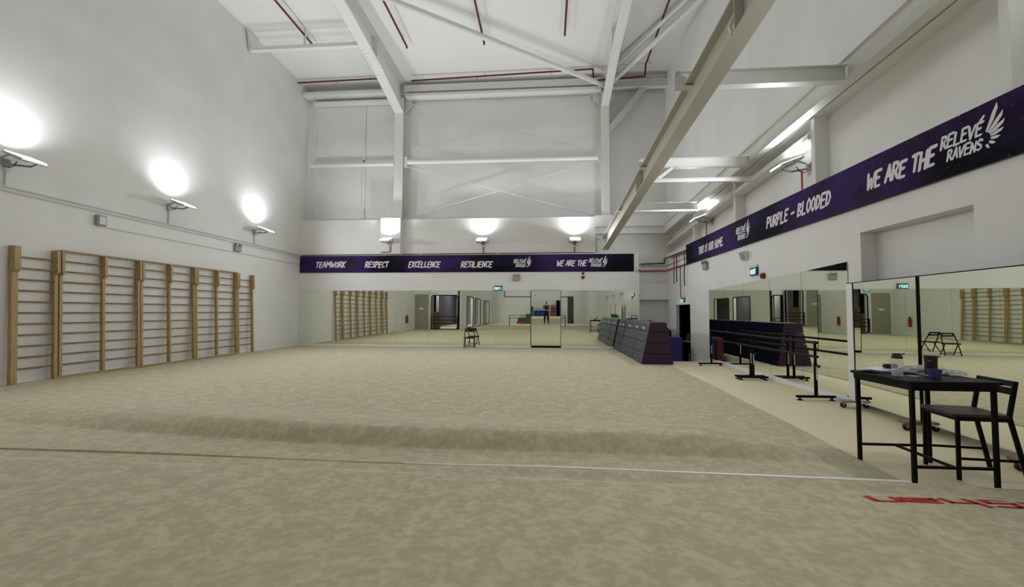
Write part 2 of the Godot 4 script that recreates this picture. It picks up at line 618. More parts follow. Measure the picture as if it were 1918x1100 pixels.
func shell():
	# floor: the sprung platform stops short of the right rear corner, where the slab is lower
	var f := MB.new()
	f.span(Vector3(XL - 0.3, -0.6, -11.3), Vector3(XR + 0.4, 0, ZF + 0.3))
	f.span(Vector3(XL - 0.3, -0.6, ZU - 0.2), Vector3(3.28, 0, -11.3))
	f.span(Vector3(3.28, -0.7, ZU - 0.2), Vector3(XR + 0.5, -0.5, -11.3))
	struct("floor", f, M.beige_vinyl)
	struct("trim_1", MB.new().span(Vector3(3.25, -0.2, -11.33), Vector3(XR, 0.035, -11.29), 0.004), M.white_trim, "white edging board along the end of the raised floor")
	# left wall, up to the roof
	struct("wall_left", MB.new().span(Vector3(XL - 0.3, -0.6, ZU - 0.2), Vector3(XL, 11.3, JZ + 0.2)), M.white_wall_paint)
	# back wall: thick lower wall, thinner cladding above it
	var b := MB.new()
	b.span(Vector3(XL, -0.6, ZU), Vector3(3.28, 3.40, ZB))
	b.span(Vector3(XL, 3.40, ZU), Vector3(1.76, 4.72, ZB))
	struct("wall_back", b, M.white_wall_paint)
	struct("trim_12", MB.new().span(Vector3(-6.06, 3.40, ZB), Vector3(-5.31, 4.73, -15.14), 0.01), M.white_wall_paint, "boxed column casing on the back wall")
	var bu := MB.new()
	bu.span(Vector3(XL, -0.6, ZU - 0.2), Vector3(XR + 0.4, 11.3, ZU))
	bu.span(Vector3(3.28, 1.74, ZU), Vector3(XR, 2.31, ZU + 0.25))
	bu.span(Vector3(1.76, 4.35, ZU), Vector3(XR, 4.77, ZB), 0.01)
	bu.span(Vector3(1.76, 4.12, ZU), Vector3(XR, 4.35, ZB - 0.12), 0.01)
	struct("wall_back_upper", bu, M.white_cladding)
	# right wall: alcoves in the lower wall, a set-back strip with fins above the banner
	var r := MB.new()
	var al := [Vector2(-6.26, -4.68), Vector2(-3.3, -1.72), Vector2(-0.34, 1.24)]
	r.span(Vector3(XR, -0.6, ZU - 0.2), Vector3(XR + 0.06, 2.41, -14.60))
	r.span(Vector3(XR, 1.53, -14.60), Vector3(XR + 0.06, 2.41, -13.33))
	var z0 := -13.33
	for a in al:
		r.span(Vector3(XR, -0.6, z0), Vector3(XR + 0.22, 2.41, a.x))
		z0 = a.y
	r.span(Vector3(XR, -0.6, z0), Vector3(XR + 0.22, 2.41, ZF))
	r.span(Vector3(XR, 2.41, ZU - 0.2), Vector3(XR + 0.22, 3.38, ZF))
	struct("wall_right", r, M.white_wall_paint)
	var ro := MB.new()
	ro.span(Vector3(XR + 0.22, -0.6, -13.33), Vector3(XR + 0.5, 11.3, ZF))
	ro.span(Vector3(XR + 0.22, 2.41, ZU - 0.2), Vector3(XR + 0.5, 11.3, -13.33))
	struct("wall_right_outer", ro, M.white_wall_paint)
	# dark store room behind the doorway in the far corner
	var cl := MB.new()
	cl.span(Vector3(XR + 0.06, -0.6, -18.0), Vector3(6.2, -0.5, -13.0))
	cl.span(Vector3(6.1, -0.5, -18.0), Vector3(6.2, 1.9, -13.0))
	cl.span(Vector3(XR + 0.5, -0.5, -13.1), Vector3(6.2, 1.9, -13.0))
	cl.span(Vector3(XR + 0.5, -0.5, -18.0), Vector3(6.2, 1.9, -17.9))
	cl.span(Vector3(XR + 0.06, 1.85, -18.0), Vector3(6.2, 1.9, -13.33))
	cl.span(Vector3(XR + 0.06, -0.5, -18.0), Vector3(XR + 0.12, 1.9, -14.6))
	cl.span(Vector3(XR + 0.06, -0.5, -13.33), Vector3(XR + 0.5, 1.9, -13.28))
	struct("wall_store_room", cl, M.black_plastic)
	var ru := MB.new()
	var prof := PackedVector2Array([Vector2(ZU, eave(ZU)), Vector2(-4.4, eave(-4.4)), Vector2(ZF, eave(-4.4)), Vector2(ZF, 11.3), Vector2(ZU, 11.3)])
	ru.prism(prof, Vector3(XR, 0, 0), Vector3(0, 0, 1), Vector3(0, 1, 0), Vector3(0.22, 0, 0))
	struct("wall_right_upper", ru, M.white_cladding)
	# roof
	var rf := MB.new()
	rf.prism(PackedVector2Array([Vector2(ZU - 0.2, roof_y(ZU)), Vector2(ZF + 0.3, roof_y(ZF)), Vector2(ZF + 0.3, 11.4), Vector2(ZU - 0.2, 11.4)]), Vector3(XL - 0.3, 0, 0), Vector3(0, 0, 1), Vector3(0, 1, 0), Vector3(XR - XL + 0.8, 0, 0))
	struct("ceiling", rf, M.roof_sheet)
	# front of the hall, behind the camera
	struct("wall_front", MB.new().span(Vector3(XL - 0.3, -0.6, ZF), Vector3(XR + 0.5, 11.3, ZF + 0.3)), M.white_wall_paint)
	# baseboards
	struct("baseboard_back", MB.new().span(Vector3(XL, 0, ZB), Vector3(3.26, 0.07, ZB + 0.05), 0.004), M.white_trim)
	struct("baseboard_right", MB.new().span(Vector3(XR - 0.06, 0, -11.28), Vector3(XR, 0.075, -6.32), 0.006), M.white_trim)
	struct("baseboard_left", MB.new().span(Vector3(XL, 0, ZB), Vector3(XL + 0.02, 0.05, JZ), 0.003), M.white_trim)

func eave(z: float) -> float:
	return 4.08 + 0.048 * (z + 15.66)

# ------------------------------------------------------------------ carpets
var edge_pts := [Vector2(-9.3, -3.64), Vector2(-6.0, -3.62), Vector2(-3.5, -3.62), Vector2(-0.3, -3.56), Vector2(0.9, -3.52), Vector2(2.71, -3.465), Vector2(3.42, -3.40), Vector2(4.4, -3.30)]
var foot_pts := [Vector2(-9.3, -4.85), Vector2(-6.2, -4.46), Vector2(-4.0, -4.20), Vector2(-2.2, -4.05), Vector2(-0.6, -4.01), Vector2(1.0, -3.97), Vector2(2.2, -3.94), Vector2(2.8, -3.92)]

func main_h(x: float, z: float) -> float:
	var zf := lerp_list(foot_pts, x)
	var H := 0.14 * smoothstep(2.55, 1.4, x) * lerpf(0.45, 1.0, smoothstep(-6.5, -3.0, x))
	var wide := lerpf(0.45, 0.21, smoothstep(-6.0, -2.0, x))
	var t := z - zf
	var h := 0.0
	if t < -wide:
		h = smoothstep(-wide - 1.1, -wide, t)
	else:
		h = 1.0 - pow((t + wide) / wide, 1.9) if t < 0.0 else 0.0
	h *= H
	# a shallow crease running off to the corner by the table
	var a := Vector2(0.9, -4.75)
	var b := Vector2(2.5, -4.0)
	var ab := b - a
	var p := Vector2(x, z)
	var s := clampf((p - a).dot(ab) / ab.length_squared(), 0.0, 1.0)
	var d := p.distance_to(a + ab * s)
	h += 0.022 * exp(-d * d / 0.012) * smoothstep(0.0, 0.3, s) * smoothstep(1.0, 0.85, s)
	# seam between two widths of carpet
	var sx := 0.28 + (z + 5.0) * -0.073
	h -= 0.004 * exp(-pow((x - sx) / 0.03, 2)) * smoothstep(-4.7, -5.2, z)
	# slack: long low waves
	h += 0.006 * sin(x * 1.3 + z * 0.7) * sin(z * 1.9 + x * 0.3) * smoothstep(-15.0, -13.5, z)
	return 0.014 + maxf(h, -0.008)

func near_h(x: float, d: float) -> float:
	var h := lerpf(lerpf(0.009, 0.034, smoothstep(-1.6, 0.4, x)), 0.008, smoothstep(0.0, 0.16, d)) + 0.022 * smoothstep(0.16, 0.26, d)
	return h + 0.005 * sin(x * 1.7 + d) * sin(d * 2.3) * smoothstep(0.4, 1.0, d)

func sheet(rows: Array) -> MB:
	# rows of points, near to far; smooth normals, a short turned-down edge, uv in metres
	var b := MB.new()
	var R := rows.size()
	var C: int = rows[0].size()
	var nn := []
	for i in R:
		var line := []
		for j in C:
			var dx: Vector3 = rows[i][mini(j + 1, C - 1)] - rows[i][maxi(j - 1, 0)]
			var dz: Vector3 = rows[maxi(i - 1, 0)][j] - rows[mini(i + 1, R - 1)][j]
			line.append(dz.cross(dx).normalized())
		nn.append(line)
	for i in R - 1:
		for j in C - 1:
			var p = [rows[i][j], rows[i][j + 1], rows[i + 1][j + 1], rows[i + 1][j]]
			var q = [nn[i][j], nn[i][j + 1], nn[i + 1][j + 1], nn[i + 1][j]]
			var u := []
			for k in p:
				u.append(Vector2(k.x / 3.0, k.z / 2.7))
			b.tri_n(p[0], p[1], p[2], q[0], q[1], q[2], u[0], u[1], u[2])
			b.tri_n(p[0], p[2], p[3], q[0], q[2], q[3], u[0], u[2], u[3])
	var rim := []
	for j in C:
		rim.append(rows[0][j])
	for i in range(1, R):
		rim.append(rows[i][C - 1])
	for j in range(C - 2, -1, -1):
		rim.append(rows[R - 1][j])
	for i in range(R - 2, 0, -1):
		rim.append(rows[i][0])
	for k in rim.size():
		var a: Vector3 = rim[k]
		var c: Vector3 = rim[(k + 1) % rim.size()]
		var a0 := Vector3(a.x, 0.0, a.z)
		var c0 := Vector3(c.x, 0.0, c.z)
		b.quad(a0, c0, c, a, Vector2(a.x / 3.0, a.z / 2.7), Vector2(c.x / 3.0, c.z / 2.7), Vector2(c.x / 3.0, c.z / 2.7), Vector2(a.x / 3.0, a.z / 2.7))
	return b

func carpets():
	var zs := []
	var z := 0.0
	while z < 11.8:
		zs.append(z)
		z += 0.018 if z < 1.1 else (0.1 if z < 2.4 else 0.4)
	zs.append(11.8)
	var right := [Vector2(-15.4, 3.17), Vector2(-10.4, 3.0), Vector2(-5.02, 2.80), Vector2(-3.5, 2.71)]
	var rows := []
	for d in zs:
		var line := []
		for j in 73:
			var u := j / 72.0
			var xr := lerp_list(right, -3.5 - d)
			var x := lerpf(XL + 0.02, xr, u)
			var zz: float = lerp_list(edge_pts, x) - 0.03 - d
			zz = maxf(zz, ZB + 0.08)
			line.append(Vector3(x, main_h(x, zz), zz))
		rows.append(line)
	single("floor_carpet", sheet(rows), M.beige_carpet, "large mottled beige gymnastics carpet reaching the back wall, with a long wrinkle across it", "carpet")
	var rows2 := []
	for d in [0.0, 0.03, 0.06, 0.09, 0.12, 0.14, 0.16, 0.18, 0.20, 0.22, 0.24, 0.26, 0.28, 0.3, 0.34, 0.38, 0.45, 0.6, 0.8, 1.0, 1.2, 1.5, 1.9, 2.03, 2.06, 3.0, 5.0, 7.0, 10.0, 13.0]:
		var line := []
		for j in 61:
			var xl := XL + 0.02 if d < 2.05 else JX + 0.05
			var x := lerpf(xl, XR - 0.15, j / 60.0)
			var e := lerp_list(edge_pts, x)
			line.append(Vector3(x, near_h(x, d), e + d))
		rows2.append(line)
	rows2.reverse()
	var nc := single("near_carpet", sheet(rows2), M.beige_carpet, "mottled beige carpet nearest the camera, with red lettering at its right edge", "carpet")
	# red lettering, seen upside down from here
	var letters := [
		[[[2.205, -3.19], [2.218, -3.131], [2.245, -3.122], [2.39, -3.128]], [[2.358, -3.187], [2.402, -3.128]]],
		[[[2.413, -3.186], [2.447, -3.132], [2.635, -3.125]], [[2.431, -3.182], [2.615, -3.187], [2.625, -3.16], [2.481, -3.155]]],
		[[[2.68, -3.196], [2.706, -3.138], [2.855, -3.138]], [[2.829, -3.204], [2.895, -3.086]]],
		[[[3.101, -3.202], [2.93, -3.2], [2.945, -3.15], [3.10, -3.15], [3.09, -3.094], [2.952, -3.099]]],
		[[[3.164, -3.203], [3.185, -3.13]], [[3.20, -3.11], [3.21, -3.09]]]]
	for l in letters:
		var lt := MB.new()
		for w in l:
			for i in w.size() - 1:
				ground_stroke(lt, Vector2(w[i][0], w[i][1]), Vector2(w[i + 1][0], w[i + 1][1]), 0.017)
		part("red_letter", lt, M.red_print, nc)
	# white strip that shows between the two carpets
	var st := MB.new()
	for k in 20:
		var x0 := lerpf(-1.2, 2.72, k / 20.0)
		var x1 := lerpf(-1.2, 2.72, (k + 1) / 20.0)
		var w0 := lerpf(0.004, 0.034, pow(k / 20.0, 0.6))
		var w1 := lerpf(0.004, 0.034, pow((k + 1) / 20.0, 0.6))
		var e0 := lerp_list(edge_pts, x0) - 0.002
		var e1 := lerp_list(edge_pts, x1) - 0.002
		var h0 := maxf(near_h(x0, 0.0), 0.018) + 0.003
		var h1 := maxf(near_h(x1, 0.0), 0.018) + 0.003
		var A := Vector3(x0, h0, e0)
		var B := Vector3(x1, h1, e1)
		var C := Vector3(x1, h1 + 0.002, e1 - w1)
		var D := Vector3(x0, h0 + 0.002, e0 - w0)
		st.quad(A, B, C, D)
		var dn := Vector3(0, -0.018, 0)
		st.quad(A + dn, B + dn, B, A)
		st.quad(C + dn, D + dn, D, C)
	single("seam_strip", st, M.white_trim, "thin white strip showing along the seam between the two beige carpets", "edging strip")

func ground_stroke(b: MB, p: Vector2, q: Vector2, w: float):
	# narrower across the view than along it, as the letters are wide
	var d := (q - p).normalized()
	var s := Vector2(-d.y, d.x) * w * Vector2(1.35, 0.62)
	var ext := d * w * 0.5
	p -= ext
	q += ext
	var n := 5
	for k in n:
		var a := p.lerp(q, k / float(n))
		var c := p.lerp(q, (k + 1) / float(n))
		var pts := []
		for v in [a + s, c + s, c - s, a - s]:
			pts.append(Vector3(v.x, near_h(v.x, v.y - lerp_list(edge_pts, v.x)) + 0.003, v.y))
		b.quad(pts[3], pts[2], pts[1], pts[0])

# ------------------------------------------------------------------ steelwork
# an I-section from a to b, flanges level across
func ibeam(parent: Node3D, a: Vector3, b: Vector3, w: float, h: float, m: Material, tf := 0.02):
	var d := (b - a).normalized()
	var s := d.cross(Vector3.UP).normalized()
	var u := s.cross(d).normalized()
	part("web", MB.new().bar(a, b, 0.014, h - tf * 2, 0.0, u), m, parent)
	part("top_flange", MB.new().bar(a + u * (h - tf) / 2, b + u * (h - tf) / 2, w, tf, 0.004, u), m, parent)
	part("bottom_flange", MB.new().bar(a - u * (h - tf) / 2, b - u * (h - tf) / 2, w, tf, 0.004, u), m, parent)

func back_wall_frame():
	# two columns standing in front of the upper cladding
	for c in [[-5.535, "white steel column on the back wall left of the middle bay"], [2.14, "white steel column on the back wall right of the middle bay"]]:
		var x: float = c[0]
		var t := thing("steel_column", c[1], "column", Vector3(x, 4.72, -15.62), "steel columns of the back wall")
		var w := 0.34 if x < 0 else 0.30
		part("front_flange", MB.new().span(Vector3(x - w / 2, 4.72, ZB - 0.07), Vector3(x + w / 2, 9.35, ZB - 0.045), 0.004), M.white_steel, t)
		part("web", MB.new().span(Vector3(x - 0.012, 4.72, -15.78), Vector3(x + 0.012, 9.6, ZB - 0.07)), M.white_steel, t)
		part("rear_flange", MB.new().span(Vector3(x - w / 2, 4.72, -15.80), Vector3(x + w / 2, 9.6, -15.775)), M.white_steel, t)
		var pl := MB.new()
		for s in [-1.0, 1.0]:
			pl.prism(PackedVector2Array([Vector2(0, 0), Vector2(0.26 * s, 0.22), Vector2(0.26 * s, 0.55), Vector2(0, 0.75)]), Vector3(x + s * w / 2, 8.9, ZB - 0.3), Vector3.RIGHT, Vector3.UP, Vector3(0, 0, 0.015))
		part("gusset_plate", pl, M.white_steel, t)
	# round ties across the two bays
	var t1 := single("tie_tube", MB.new().tube(Vector3(-9.0, 6.86, -15.5), Vector3(-5.72, 6.86, -15.5), 0.075, 16), M.white_steel, "white round tube across the left bay of the back wall", "steel tube", "")
	var t2 := thing("tie_tube", "white round tube across the middle bay of the back wall", "steel tube", Vector3(-1.7, 6.92, -15.5))
	part("tube", MB.new().tube(Vector3(-5.2, 6.92, -15.5), Vector3(1.88, 6.92, -15.5), 0.095, 18), M.white_steel, t2)
	for x in [-5.27, 1.95]:
		part("end_plate", MB.new().box(Vector3(x, 6.92, -15.5), Vector3(0.12, 0.40, 0.03), 0.004), M.white_steel, t2)
	# crossed rods, upper and lower panel of the middle bay
	var rods := [
		[Vector3(-5.3, 7.2, -15.6), Vector3(1.9, 9.35, -15.6), "thin bracing rod rising to the right in the upper panel of the middle bay"],
		[Vector3(-5.3, 9.25, -15.64), Vector3(1.9, 7.12, -15.64), "thin bracing rod falling to the right in the upper panel of the middle bay"],
		[Vector3(-5.3, 6.78, -15.56), Vector3(1.76, 4.80, -15.56), "thin bracing rod falling to the right in the lower panel of the middle bay"],
		[Vector3(-5.3, 4.78, -15.6), Vector3(1.9, 6.83, -15.6), "thin bracing rod rising to the right in the lower panel of the middle bay"]]
	for q in rods:
		var t := thing("bracing_rod", q[2], "rod", q[0], "bracing rods of the back wall")
		part("rod", MB.new().tube(q[0], q[1], 0.011, 8), M.white_steel, t)
		var m: Vector3 = q[0].lerp(q[1], 0.58)
		var dd: Vector3 = (q[1] - q[0]).normalized() * 0.11
		part("turnbuckle", MB.new().tube(m - dd, m + dd, 0.022, 8), M.white_steel, t)
	# cladding rails seen as steps in the left bay
	struct("trim_2", MB.new().span(Vector3(-7.05, 4.72, ZU), Vector3(-6.97, 9.4, ZU + 0.05), 0.006), M.white_cladding, "upright cladding rail in the left bay")
	struct("trim_3", MB.new().span(Vector3(-9.02, 4.9, ZU), Vector3(-8.95, 9.4, ZU + 0.05), 0.006), M.white_cladding, "upright cladding rail by the left corner")
	struct("trim_4", MB.new().span(Vector3(-9.02, 7.04, ZU), Vector3(-5.7, 7.12, ZU + 0.05), 0.006), M.white_cladding, "level cladding rail in the left bay")
	# eaves rails along the top of the back wall
	var er := thing("eaves_rail", "pair of white steel rails along the top of the back wall's left bay", "steel rail", Vector3(-7.4, 9.4, -15.5))
	part("rail", MB.new().span(Vector3(XL + 0.02, 9.52, -15.72), Vector3(-5.62, 9.66, -15.3), 0.01), M.white_steel, er)
	part("rail", MB.new().span(Vector3(-9.0, 9.28, -15.78), Vector3(-5.72, 9.40, -15.55), 0.01), M.white_steel, er)
	var er2 := thing("eaves_rail", "stepped white steel rail along the top of the back wall's middle bay", "steel rail", Vector3(-1.7, 9.4, -15.5))
	part("rail", MB.new().span(Vector3(-5.36, 9.60, -15.76), Vector3(2.0, 9.86, -15.45), 0.01), M.white_steel, er2)
	part("rail", MB.new().span(Vector3(-5.30, 9.38, -15.74), Vector3(2.0, 9.50, -15.38), 0.01), M.white_steel, er2)
	var er3 := thing("head_beam", "white steel beam from the right column to the right wall, below the roof", "steel beam", Vector3(3.3, 9.43, -15.5))
	ibeam(er3, Vector3(2.3, 9.57, -15.5), Vector3(XR, 9.57, -15.5), 0.2, 0.28, M.white_steel)
	var kb := thing("knee_brace", "slanting white steel brace from the right column up to the head beam", "steel brace", Vector3(2.26, 7.9, -15.5))
	ibeam(kb, Vector3(2.24, 7.85, -15.5), Vector3(3.55, 9.45, -15.5), 0.16, 0.18, M.white_steel, 0.012)

func roof_frame():
	# rafters with a deeper haunch at the column
	for c in [[-5.535, 0.34, "white steel roof rafter above the left column"], [2.14, 0.28, "white steel roof rafter above the right column"]]:
		var x: float = c[0]
		var w: float = c[1]
		var t := thing("roof_rafter", c[2], "steel beam", Vector3(x, 8.8, ZB), "roof rafters")
		var low := [Vector2(-15.45, 8.80), Vector2(-13.2, 9.30), Vector2(-11.0, 9.58), Vector2(-6.0, 9.78), Vector2(16.0, 10.4)]
		var poly := PackedVector2Array()
		for p in low:
			poly.append(p)
		poly.append(Vector2(16.0, roof_y(16.0) - 0.03))
		poly.append(Vector2(-15.45, roof_y(-15.45) - 0.03))
		part("web", MB.new().prism(poly, Vector3(x - 0.009, 0, 0), Vector3(0, 0, 1), Vector3.UP, Vector3(0.018, 0, 0)), M.white_steel, t)
		var bf := MB.new()
		for i in low.size() - 1:
			bf.bar(Vector3(x, low[i].y, low[i].x), Vector3(x, low[i + 1].y, low[i + 1].x), w, 0.022, 0.0)
		part("bottom_flange", bf, M.white_steel, t)
		part("top_flange", MB.new().bar(Vector3(x, roof_y(-15.45) - 0.02, -15.45), Vector3(x, roof_y(16.0) - 0.02, 16.0), w, 0.022), M.white_steel, t)
		var bo := MB.new()
		for k in 8:
			for s in [-1.0, 1.0]:
				var z := -13.6 + k * 0.16
				var y := 9.30 + (z + 13.2) * (0.127 if z > -13.2 else 0.222)
				bo.tube(Vector3(x + s * w * 0.33, y - 0.028, z), Vector3(x + s * w * 0.33, y, z), 0.018, 6)
		part("bolt", bo, M.white_steel, t)
		t.get_child(t.get_child_count() - 1).set_meta("kind", "stuff")
		part("stiffener", MB.new().span(Vector3(x + 0.009, 9.35, -12.92), Vector3(x + w / 2, 10.0, -12.90)), M.white_steel, t)
		part("stiffener", MB.new().span(Vector3(x - w / 2, 9.35, -12.92), Vector3(x - 0.009, 10.0, -12.90)), M.white_steel, t)
	# purlin hung under the roof in the left bay
	var p := thing("purlin", "white steel purlin hung under the roof between left wall and left rafter", "steel beam", Vector3(-7.4, 9.4, -12.4))
	part("channel", MB.new().span(Vector3(XL + 0.05, 9.44, -12.47), Vector3(-5.66, 9.56, -12.33), 0.006), M.white_steel, p)
	part("end_plate", MB.new().prism(PackedVector2Array([Vector2(-12.47, 9.44), Vector2(-12.33, 9.44), Vector2(-12.2, 10.06), Vector2(-12.75, 10.06)]), Vector3(XL + 0.03, 0, 0), Vector3(0, 0, 1), Vector3.UP, Vector3(0.015, 0, 0)), M.white_steel, p)
	part("hanger", MB.new().span(Vector3(-7.52, 9.56, -12.42), Vector3(-7.46, 10.08, -12.38)), M.white_steel, p)
	# round roof braces
	var br := [
		[Vector3(1.95, 9.45, -15.15), Vector3(-5.4, 9.85, -10.2), 0.085, "white round roof brace running from the right column across the middle bay"],
		[Vector3(2.3, 9.45, -15.15), Vector3(4.3, 9.72, -11.2), 0.085, "white round roof brace beside the right wall, the lower of the pair"],
		[Vector3(2.2, 9.72, -14.95), Vector3(4.25, 9.95, -11.0), 0.06, "thinner white roof brace beside the right wall, the upper of the pair"]]
	for b in br:
		var t := thing("roof_brace", b[3], "steel brace", b[0], "roof braces")
		part("tube", MB.new().tube(b[0], b[1], b[2], 16), M.white_steel, t)
		var dd: Vector3 = (b[1] - b[0]).normalized()
		part("end_plate", MB.new().bar(b[0] - dd * 0.22, b[0] + dd * 0.15, 0.02, 0.2, 0.003), M.white_steel, t)
	# sprinkler pipes
	var sp := [
		[-7.5, -12.98, "dark red sprinkler pipe under the roof by the left wall"], [-4.5, -13.2, "dark red sprinkler pipe under the roof right of the left rafter"],
		[-1.97, -13.2, "dark red sprinkler pipe under the middle of the roof"], [0.58, -12.95, "dark red sprinkler pipe under the roof left of the right rafter"]]
	for s in sp:
		var t := thing("sprinkler_pipe", s[2], "pipe", Vector3(s[0], 9.88, s[1]), "sprinkler pipes")
		part("pipe", MB.new().tube(Vector3(s[0], 9.88, s[1]), Vector3(s[0], 10.05, -5.0), 0.032, 10), M.dark_red_pipe, t)
		part("sprinkler_head", MB.new().tube(Vector3(s[0], 9.82, s[1] + 0.02), Vector3(s[0], 9.88, s[1] + 0.02), 0.03, 8), M.dark_red_pipe, t)
		var hg := MB.new()
		for k in 3:
			hg.tube(Vector3(s[0], 9.9, s[1] + 0.4 + k * 2.4), Vector3(s[0], 10.3, s[1] + 0.4 + k * 2.4), 0.006, 5)
		part("hanger", hg, M.steel, t)
	var q := thing("sprinkler_pipe", "dark red sprinkler pipe with two bends along the back wall, then beside the right rafter", "pipe", Vector3(-5.0, 9.8, -15.05), "sprinkler pipes")
	part("pipe", MB.new().path([Vector3(-4.95, 9.79, -15.05), Vector3(1.66, 9.92, -15.0), Vector3(1.68, 9.50, -15.0), Vector3(3.45, 9.55, -14.95), Vector3(3.45, 9.88, -14.8), Vector3(3.36, 10.05, -8.0)], 0.030, 10), M.dark_red_pipe, q)
	var hh := MB.new()
	for x in [-4.5, -2.2, 0.2]:
		hh.tube(Vector3(x, 9.8, -15.04), Vector3(x, 10.02, -15.04), 0.007, 5)
	hh.tube(Vector3(-2.5, 9.72, -15.04), Vector3(-2.5, 9.82, -15.04), 0.018, 6)
	part("hanger", hh, M.steel, q)
	var q2 := thing("sprinkler_pipe", "short dark red sprinkler pipe along the back wall in the left bay", "pipe", Vector3(-9.2, 9.85, -15.0), "sprinkler pipes")
	part("pipe", MB.new().tube(Vector3(XL + 0.02, 9.86, -15.0), Vector3(-5.9, 9.90, -15.0), 0.030, 10), M.dark_red_pipe, q2)
	var h2 := MB.new()
	for x in [-8.2, -6.5]:
		h2.tube(Vector3(x, 9.88, -15.0), Vector3(x, 10.02, -15.0), 0.007, 5)
	h2.tube(Vector3(-7.8, 9.78, -15.0), Vector3(-7.8, 9.88, -15.0), 0.018, 6)
	part("hanger", h2, M.steel, q2)

# overhead beam that rises towards the camera, and its cross beams to the right wall
func gantry():
	var yb := func(z: float) -> float: return 3.48 + 0.071 * (z + 15.7)
	var g := thing("overhead_beam", "long beige steel beam rising towards the camera above the right side of the carpet", "steel beam", Vector3(2.1, 3.48, ZB))
	var a := Vector3(2.1, yb.call(-15.38) + 0.215, -15.38)
	var b := Vector3(2.1, yb.call(2.0) + 0.215, 2.0)
	ibeam(g, a, b, 0.22, 0.43, M.beige_steel, 0.022)
	for z in [-9.6, -9.35, -4.6, 0.2]:
		for s in [-1.0, 1.0]:
			var y: float = yb.call(z)
			part("stiffener", MB.new().span(Vector3(2.1 + s * 0.007, y + 0.03, z - 0.006), Vector3(2.1 + s * 0.10, y + 0.40, z + 0.006)), M.beige_steel, g)
	var ep := MB.new()
	for i in 2:
		for k in 3:
			ep.tube(Vector3(2.085, 3.62 + i * 0.09 + k * 0.012, -14.6 + k * 0.13), Vector3(2.06, 3.62 + i * 0.09 + k * 0.012, -14.6 + k * 0.13), 0.014, 6)
	part("bolt", ep, M.steel, g)
	part("lifting_eye", MB.new().path([Vector3(2.06, 4.55, -4.75), Vector3(2.0, 4.42, -4.72), Vector3(2.02, 4.33, -4.70)], 0.02, 8), M.white_steel, g)
	var cr := [
		[-6.22, 4.53, 0.225, 1.85, "nearest white cross beam between the overhead beam and the right wall"],
		[-9.07, 4.31, 0.20, 1.95, "second white cross beam from the camera, a deep one level with the overhead beam's top"],
		[-8.95, 3.965, 0.085, 2.2, "slim white cross beam at the underside of the overhead beam"],
		[-12.03, 4.11, 0.22, 2.0, "farthest white cross beam, brightly lit by the floodlight beside it"]]
	for c in cr:
		var t := thing("cross_beam", c[4], "steel beam", Vector3(3.2, c[1], c[0]), "cross beams to the right wall")
		var x1 := XR - 0.16
		ibeam(t, Vector3(c[3], c[1] + c[2] / 2, c[0]), Vector3(x1, c[1] + c[2] / 2, c[0]), 0.14 if c[2] > 0.1 else 0.10, c[2], M.white_steel, 0.012)
	var st := thing("strut", "short slanting white strut between the two middle cross beams", "steel brace", Vector3(2.4, 4.0, -9.0))
	part("strut", MB.new().bar(Vector3(2.3, 4.05, -9.0), Vector3(2.62, 4.30, -9.02), 0.06, 0.06, 0.004), M.white_steel, st)
	# eaves beam on the right wall and the slim rail below it
	var e := thing("eaves_beam", "white steel eaves beam running along the right wall above the floodlights", "steel beam", Vector3(XR - 0.1, 4.1, -15))
	var A := Vector3(XR - 0.08, eave(-15.7) + 0.17, -15.7)
	var B := Vector3(XR - 0.08, eave(-2.0) + 0.17, -2.0)
	part("channel", MB.new().bar(A, B, 0.10, 0.33, 0.006), M.white_steel, e)
	part("bottom_flange", MB.new().bar(A + Vector3(-0.03, -0.155, 0), B + Vector3(-0.03, -0.155, 0), 0.17, 0.02, 0.004), M.white_steel, e)
	part("top_flange", MB.new().bar(A + Vector3(-0.03, 0.155, 0), B + Vector3(-0.03, 0.155, 0), 0.17, 0.02, 0.004), M.white_steel, e)
	var zz := [-15.7, -12.95, -10.18, -7.25, -4.32, -1.4]
	var words := ["from the far corner to the first fin", "between the first and second fins from the far corner", "above the lettering PURPLE - BLOODED", "above the lettering WE ARE THE", "past the near end of the banner"]
	for i in 3:
		var z0: float = zz[i] + (0.0 if i == 0 else 0.05)
		var z1: float = zz[i + 1] - 0.05
		var y0 := 3.98 + 0.060 * (z0 + 10.2)
		var y1 := 3.98 + 0.060 * (z1 + 10.2)
		single("lintel_rail", MB.new().bar(Vector3(XR + 0.08, y0 + 0.05, z0), Vector3(XR + 0.08, y1 + 0.05, z1), 0.26, 0.10, 0.006), M.white_steel, "slim white rail under eaves beam, " + words[i], "steel rail", "lintel rails")
	for i in range(1, zz.size() - 1):
		var z: float = zz[i]
		var nm = ["beside the far floodlight", "between the two floodlights", "beside the near floodlight", "past the banner's near emblem"][i - 1]
		single("wall_fin", MB.new().span(Vector3(XR, 3.385, z - 0.05), Vector3(XR + 0.22, eave(z) + 0.02, z + 0.05), 0.004), M.white_steel, "upright white fin above the right banner, " + nm, "column", "fins above the right banner")

